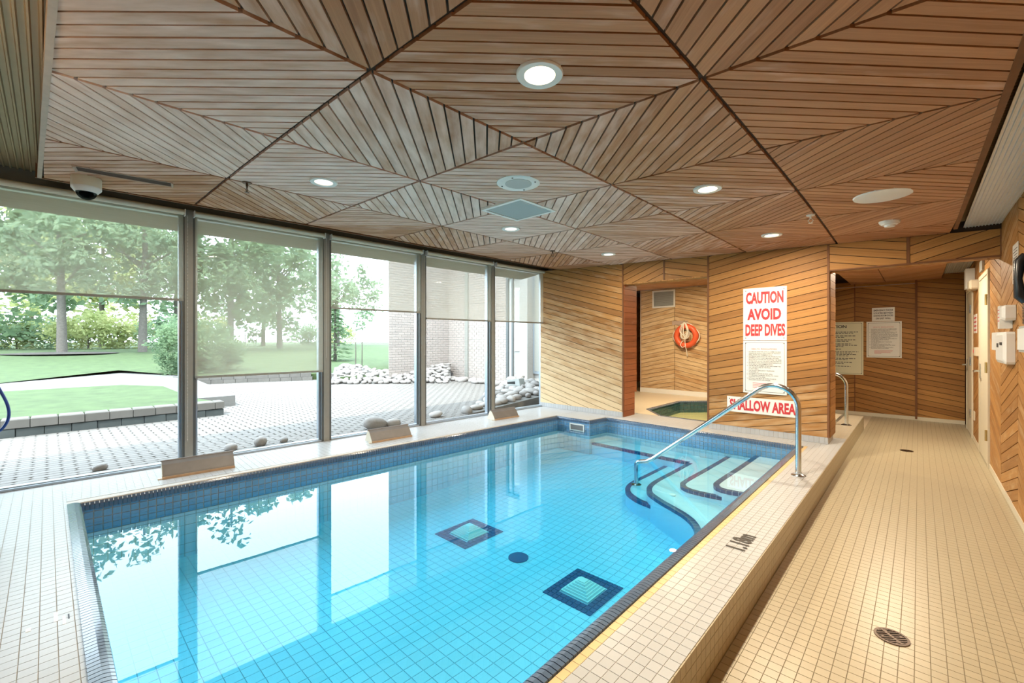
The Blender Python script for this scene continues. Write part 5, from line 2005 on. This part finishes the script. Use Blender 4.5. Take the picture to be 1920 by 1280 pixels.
# river stones
import bmesh
stone_meshes = []
for s in range(7):
    rnd = random.Random(100 + s)
    bm = bmesh.new()
    bmesh.ops.create_icosphere(bm, subdivisions=2, radius=1.0)
    ph = [rnd.uniform(0, 6.28) for _ in range(6)]
    sx_, sy_, sz_ = rnd.uniform(.85, 1.25), rnd.uniform(.7, .95), rnd.uniform(.5, .75)
    for v in bm.verts:
        c_ = v.co
        r_ = 1 + .10 * math.sin(2.3 * c_.x + ph[0]) + .08 * math.sin(2.9 * c_.y + ph[1]) + .06 * math.sin(3.7 * c_.z + ph[2])
        v.co = Vector((c_.x * sx_ * r_, c_.y * sy_ * r_, c_.z * sz_ * r_))
    me = bpy.data.meshes.new('river_stone')
    bm.to_mesh(me)
    bm.free()
    me.materials.append(M['stone'])
    me.polygons.foreach_set('use_smooth', [True] * len(me.polygons))
    stone_meshes.append(me)
rnd = random.Random(11)


def stone(x, y, z, r, label, group):
    o = instance('river_stone', rnd.choice(stone_meshes), None, (x, y, z), (rnd.uniform(-.2, .2), rnd.uniform(-.2, .2), rnd.uniform(0, 6.28)), (r, r, r))
    tag(o, label, 'stone', group)
    return o


placed = []


def scatter(n, sampler, zf, r0, r1, label, group, sep=.68):
    k = tries = 0
    while k < n and tries < n * 40:
        tries += 1
        x, y = sampler()
        r = rnd.uniform(r0, r1)
        if any((x - a) ** 2 + (y - b) ** 2 < ((r + c) * sep) ** 2 for a, b, c in placed):
            continue
        placed.append((x, y, r))
        stone(x, y, zf(x, y) + r * .45, r, label, group)
        k += 1


# pile against the brick wing: triangle from the lawn to the corner, heaped towards the wall
def tri(a, b, c):
    def f():
        s, t_ = rnd.random(), rnd.random()
        if s + t_ > 1:
            s, t_ = 1 - s, 1 - t_
        return (a[0] + (b[0] - a[0]) * s + (c[0] - a[0]) * t_, a[1] + (b[1] - a[1]) * s + (c[1] - a[1]) * t_)
    return f


def pile_z(x, y):
    # distance behind the front edge of the pile
    a, b = Vector((-12.4, 5.55)), Vector((-10.2, 8.15))
    d = (b - a).normalized()
    nn = Vector((-d.y, d.x))
    h = (Vector((x, y)) - a).dot(nn)
    return ZO + max(0, min(.42, h * .30))


hm = MB()
hq = [(-12.45, 5.6), (-10.15, 8.2), (-11.55, 9.3), (-11.6, 7.0), (-13.4, 7.3), (-13.9, 6.4)]
hm.add([(p[0], p[1], pile_z(*p) - .02) for p in hq], [tuple(range(6))])
hm.add([(p[0], p[1], 0) for p in hq], [tuple(range(6))])
struct('ground_stone_mound', hm, M['path'])
scatter(110, tri((-12.4, 5.6), (-10.15, 8.2), (-12.2, 7.2)), pile_z, .085, .135, 'rounded river stone in the heap against the brick wing', 'stones heaped against the brick wing')
scatter(40, tri((-12.4, 5.6), (-13.7, 6.6), (-12.1, 7.2)), pile_z, .085, .135, 'rounded river stone in the heap against the brick wing', 'stones heaped against the brick wing')
scatter(40, tri((-11.55, 7.0), (-10.3, 8.2), (-11.5, 9.2)), pile_z, .09, .13, 'rounded river stone in the heap against the brick wing', 'stones heaped against the brick wing')
scatter(26, lambda: (rnd.uniform(-11.2, -8.3), rnd.uniform(8.55, 8.95)), lambda x, y: ZO, .10, .155, 'rounded stone in the row along the shaded brick wall', 'stones in a row along the brick wall')
scatter(60, tri((-5.75, 4.9), (-5.65, 7.3), (-7.6, 8.3)), lambda x, y: ZO + max(0, (y - 5.3) * .10), .09, .15, 'pale river stone in the bed outside the last two windows', 'stones outside the last windows')
for (x, y, r, lab) in ((-5.83, 4.40, .10, 'small round stone alone outside the fourth window'), (-5.72, 3.24, .17, 'large pale boulder outside behind the middle wedge cover'),
                       (-5.66, 3.50, .11, 'smaller stone just right of the large pale boulder'), (-5.62, 2.44, .07, 'little stone just right of the second mullion outside'),
                       (-5.80, 1.45, .08, 'flat stone outside just right of the first wedge cover'), (-5.80, 1.76, .11, 'middle and largest of the three stones below the lowest shade'),
                       (-5.78, 2.02, .07, 'rightmost small stone of the three below the lowest shade'), (-5.84, 0.35, .06, 'tiny stone outside left of the first wedge cover')):
    stone(x, y, ZO + r * .45, r, lab, 'stones along the foot of the windows')
sb = MB()
sq = [(-5.62, 4.85), (-5.5, 7.5), (-7.8, 8.45), (-7.0, 6.6)]
sb.prism([(p[0], p[1], 0) for p in sq], [(p[0], p[1], ZO + max(0.005, (p[1] - 5.3) * .10 - .02)) for p in sq])
struct('ground_stone_bed', sb, M['path'])
# garden spotlight
t = thing('garden_spotlight', (-6.52, 7.16, .36), 'grey boxy garden floodlight among the pale stones', 'floodlight')
m_ = MB()
m_.prism([(-6.68, 7.02, .40), (-6.38, 7.08, .40), (-6.42, 7.28, .40), (-6.70, 7.22, .40)], [(-6.70, 7.00, .52), (-6.40, 7.06, .56), (-6.44, 7.28, .56), (-6.72, 7.22, .52)])
m_.build('housing', M['grille'], t)
MB().tube([(-6.55, 7.15, .2), (-6.55, 7.15, .42)], .03, 10).build('stake', M['galv'], t)
MB().obox((-6.60, 7.03, .47), (.10, .02, .0), (0, .004, 0), (0, 0, .035)).build('lens', M['dome'], t)


# ---- plants
def leaf_cloud(seed, n, clusters, size, shape):
    r_ = random.Random(seed)
    mb = MB()
    cs_ = [shape(r_) for _ in range(clusters)]
    for _ in range(n):
        c, cr = r_.choice(cs_)
        d = Vector((r_.gauss(0, 1), r_.gauss(0, 1), r_.gauss(0, 1)))
        d = d.normalized() * (cr * r_.random() ** .45)
        p = Vector(c) + d
        a = Vector((r_.gauss(0, 1), r_.gauss(0, 1), r_.gauss(0, .6))).normalized()
        b = a.cross(Vector((r_.gauss(0, 1), r_.gauss(0, 1), r_.gauss(0, 1)))).normalized()
        s = size * r_.uniform(.6, 1.3)
        mb.add([p - a * s, p + b * s * .5, p + a * s, p - b * s * .5], [(0, 1, 2, 3)])
    return mb


def ell(rx, ry, rz, cr0, cr1):
    def f(r_):
        while True:
            v = Vector((r_.uniform(-1, 1), r_.uniform(-1, 1), r_.uniform(-1, 1)))
            if .25 < v.length < 1:
                break
        return ((v.x * rx, v.y * ry, v.z * rz), r_.uniform(cr0, cr1))
    return f


crown_meshes = [leaf_cloud(s, 3000, 44, .15, ell(2.7, 2.7, 2.5, .30, .85)) for s in (1, 2, 3)]
crown_meshes = [m_.mesh('crown', None) for m_ in crown_meshes]
crown_y = leaf_cloud(9, 2000, 30, .12, ell(1.7, 1.7, 1.0, .35, .8)).mesh('crown', None)


def with_mat(me, mat):
    m2 = me.copy()
    m2.materials.clear()
    m2.materials.append(mat)
    return m2


CR = {(i, k): with_mat(crown_meshes[i], M[k]) for i in range(3) for k in ('leaf', 'leafy', 'leafd')}
CY = {k: with_mat(crown_y, M[k]) for k in ('leafy', 'leaf')}


def tree(x, y, h, cz, sc, kind, ci, label, r=.16, szk=1.0):
    z0 = lawn_z(x, y) - .05
    t = thing('garden_tree', (x, y, z0), label, 'tree', 'garden trees beyond the lawn')
    tb = MB()
    lean = random.uniform(-.15, .15)
    tb.tube([(x, y, z0), (x + lean * .2, y + lean * .3, z0 + h * .25), (x + lean, y + lean, z0 + h * .6), (x + lean, y + lean * .6, z0 + h * .92)], [r * 1.25, r, r * .75, r * .3], 10)
    for k in range(5):
        a = random.uniform(0, 6.28)
        zz = z0 + h * random.uniform(.35, .6)
        tb.tube([(x + lean * .7, y + lean * .7, zz), (x + lean * .7 + 1.0 * math.cos(a), y + lean * .7 + 1.0 * math.sin(a), zz + .6), (x + lean * .7 + 1.9 * math.cos(a), y + lean * .7 + 1.9 * math.sin(a), zz + 1.3)], [r * .4, r * .25, r * .1], 6)
    tb.build('trunk', M['bark'], t, True)
    instance('crown', CR[(ci, kind)], t, (x + lean, y + lean, z0 + cz), (0, 0, random.uniform(0, 6.28)), (sc, sc, sc * szk))
    return t


random.seed(3)
TREES = [(-30.2, .5, 9, 6.2, 1.35, 'leaf', 0, 'tree with a straight grey trunk in the mulch bed on the far lawn'),
         (-30.0, 3.45, 9, 6.0, 1.30, 'leaf', 1, 'tree with a pale trunk just left of the clipped hedge'),
         (-36.8, -2.2, 10, 5.4, 1.6, 'leafd', 2, 'dark leaved tree at the left edge of the view'),
         (-45.3, 2.8, 11, 6.6, 1.8, 'leafy', 0, 'yellow green tree between the two nearer trunks'),
         (-44.9, 7.3, 12, 6.8, 1.9, 'leaf', 2, 'tall tree showing through the top of the lowest shade'),
         (-30.1, 7.5, 10, 5.8, 1.55, 'leafd', 1, 'large dark tree behind the lowest roller shade'),
         (-32.3, 11.0, 9, 5.4, 1.5, 'leaf', 0, 'tree behind the right half of the lowest shade'),
         (-49.5, -5.2, 11, 6.2, 1.9, 'leaf', 1, 'far tree beyond the dark tree at the left edge'),
         (-59.5, -1.0, 12, 7.0, 2.2, 'leafy', 2, 'most distant yellow green tree on the left'),
         (-41.0, 19.2, 9, 5.0, 1.5, 'leaf', 1, 'loose pale tree seen through the third window'),
         (-47.0, 14.5, 10, 5.4, 1.8, 'leaf', 0, 'far tree between the lowest shade and the spruce')]
for a in TREES:
    tree(*a)
# shrubs along the fence
for k, (x, y, s, kind) in enumerate(((-41.4, -1.3, .9, 'leafy'), (-40.7, .4, 1.0, 'leaf'), (-37.7, 1.75, 1.1, 'leafy'), (-38.8, 3.5, 1.2, 'leafy'), (-35.4, 5.3, 1.0, 'leaf'), (-41.0, -3.0, 1.2, 'leaf'), (-35.8, 7.7, 1.1, 'leafy'), (-52, 24, 1.3, 'leafy'), (-50, 20, 1.2, 'leaf'))):
    z0 = lawn_z(x, y)
    lab = ['sunny shrub along the fence at far left', 'green shrub behind the straight grey trunk', 'sunny shrub in the gap right of the straight trunk', 'sunny shrub beside the pale trunk', 'green shrub just above the clipped hedge', 'green shrub at the leftmost edge of the fence',
           'sunny shrub hidden behind the lowest shade', 'sunny shrub far behind the sapling', 'green shrub far behind the sapling'][k]
    t = thing('flowering_shrub', (x, y, z0), lab, 'shrub', 'shrubs along the far fence')
    instance('foliage', CY[kind], t, (x, y, z0 + 1.0 * s), (0, 0, k * 1.3), (s, s, s))
    MB().tube([(x, y, z0 - .05), (x, y, z0 + .9 * s)], .05, 7).build('stem', M['bark'], t)
# clipped hedge beside the path
t = thing('clipped_hedge', (-17.0, 3.34, .33), 'dense rounded green hedge beside the path just left of the first mullion', 'hedge')
hd = leaf_cloud(31, 6500, 80, .05, ell(.95, 1.0, .75, .2, .34))
for v_i, v in enumerate(hd.v):
    pass
hb = hd.build('foliage', M['leafd'], t)
hb.location = (-17.0, 3.34, 1.12)
hb.scale = (1.0, 1.22, 1.18)
MB().lathe([(.001, .0), (.18, .0), (.3, .35), (.2, .85), (.001, 1.05)], (-17.0, 3.34, .36), 14).build('inner_twigs', M['mulch'], t)
# spruce
x, y = -19.6, 9.05
t = thing('spruce_tree', (x, y, .45), 'small blue green spruce seen in the third window', 'tree')
MB().tube([(x, y, .4), (x, y, 3.3)], [.09, .02], 8).build('trunk', M['bark'], t)
sp = MB()
rs = random.Random(77)
for k in range(15):
    zz = .55 + k * .19
    rad = 1.05 * (1 - k / 15.5)
    for q in range(46):
        a = rs.uniform(0, 6.28)
        rr = rad * rs.uniform(.25, 1)
        p = Vector((x + rr * math.cos(a), y + rr * math.sin(a), zz - rr * .18 + rs.uniform(-.05, .05)))
        d = Vector((math.cos(a), math.sin(a), -.2)) * .15
        s_ = Vector((-math.sin(a), math.cos(a), rs.uniform(-.5, .5))) * .05
        sp.add([p - d, p + s_, p + d, p - s_], [(0, 1, 2, 3)])
sp.build('branches', M['leafd'], t)
# sapling stakes
for (x, y, hh, lab) in ((-16.1, 8.25, 1.15, 'short thin stake beside the sapling on the lawn'), (-16.35, 8.65, 2.3, 'tall thin sapling stem on the lawn near the stones')):
    z0 = lawn_z(x, y)
    o = MB().tube([(x, y, z0), (x + .02, y, z0 + hh * .5), (x, y, z0 + hh)], [.022, .018, .012], 7).build('sapling_stake', M['bark'])
    tag(o, lab, 'stake')
# chain-link fence
t = thing('wire_fence', (-47.2, 0, .85), 'thin wire fence running behind the far trees', 'fence')
for k in range(12):
    y = -8 + k * 3.0
    MB().tube([(-47.2, y, .8), (-47.2, y, 2.35)], .04, 6).build('post', M['galv'], t)
for z in (1.0, 1.6, 2.3):
    MB().tube([(-47.2, -8, z), (-47.2, 25, z)], .018, 5).build('rail', M['galv'], t)
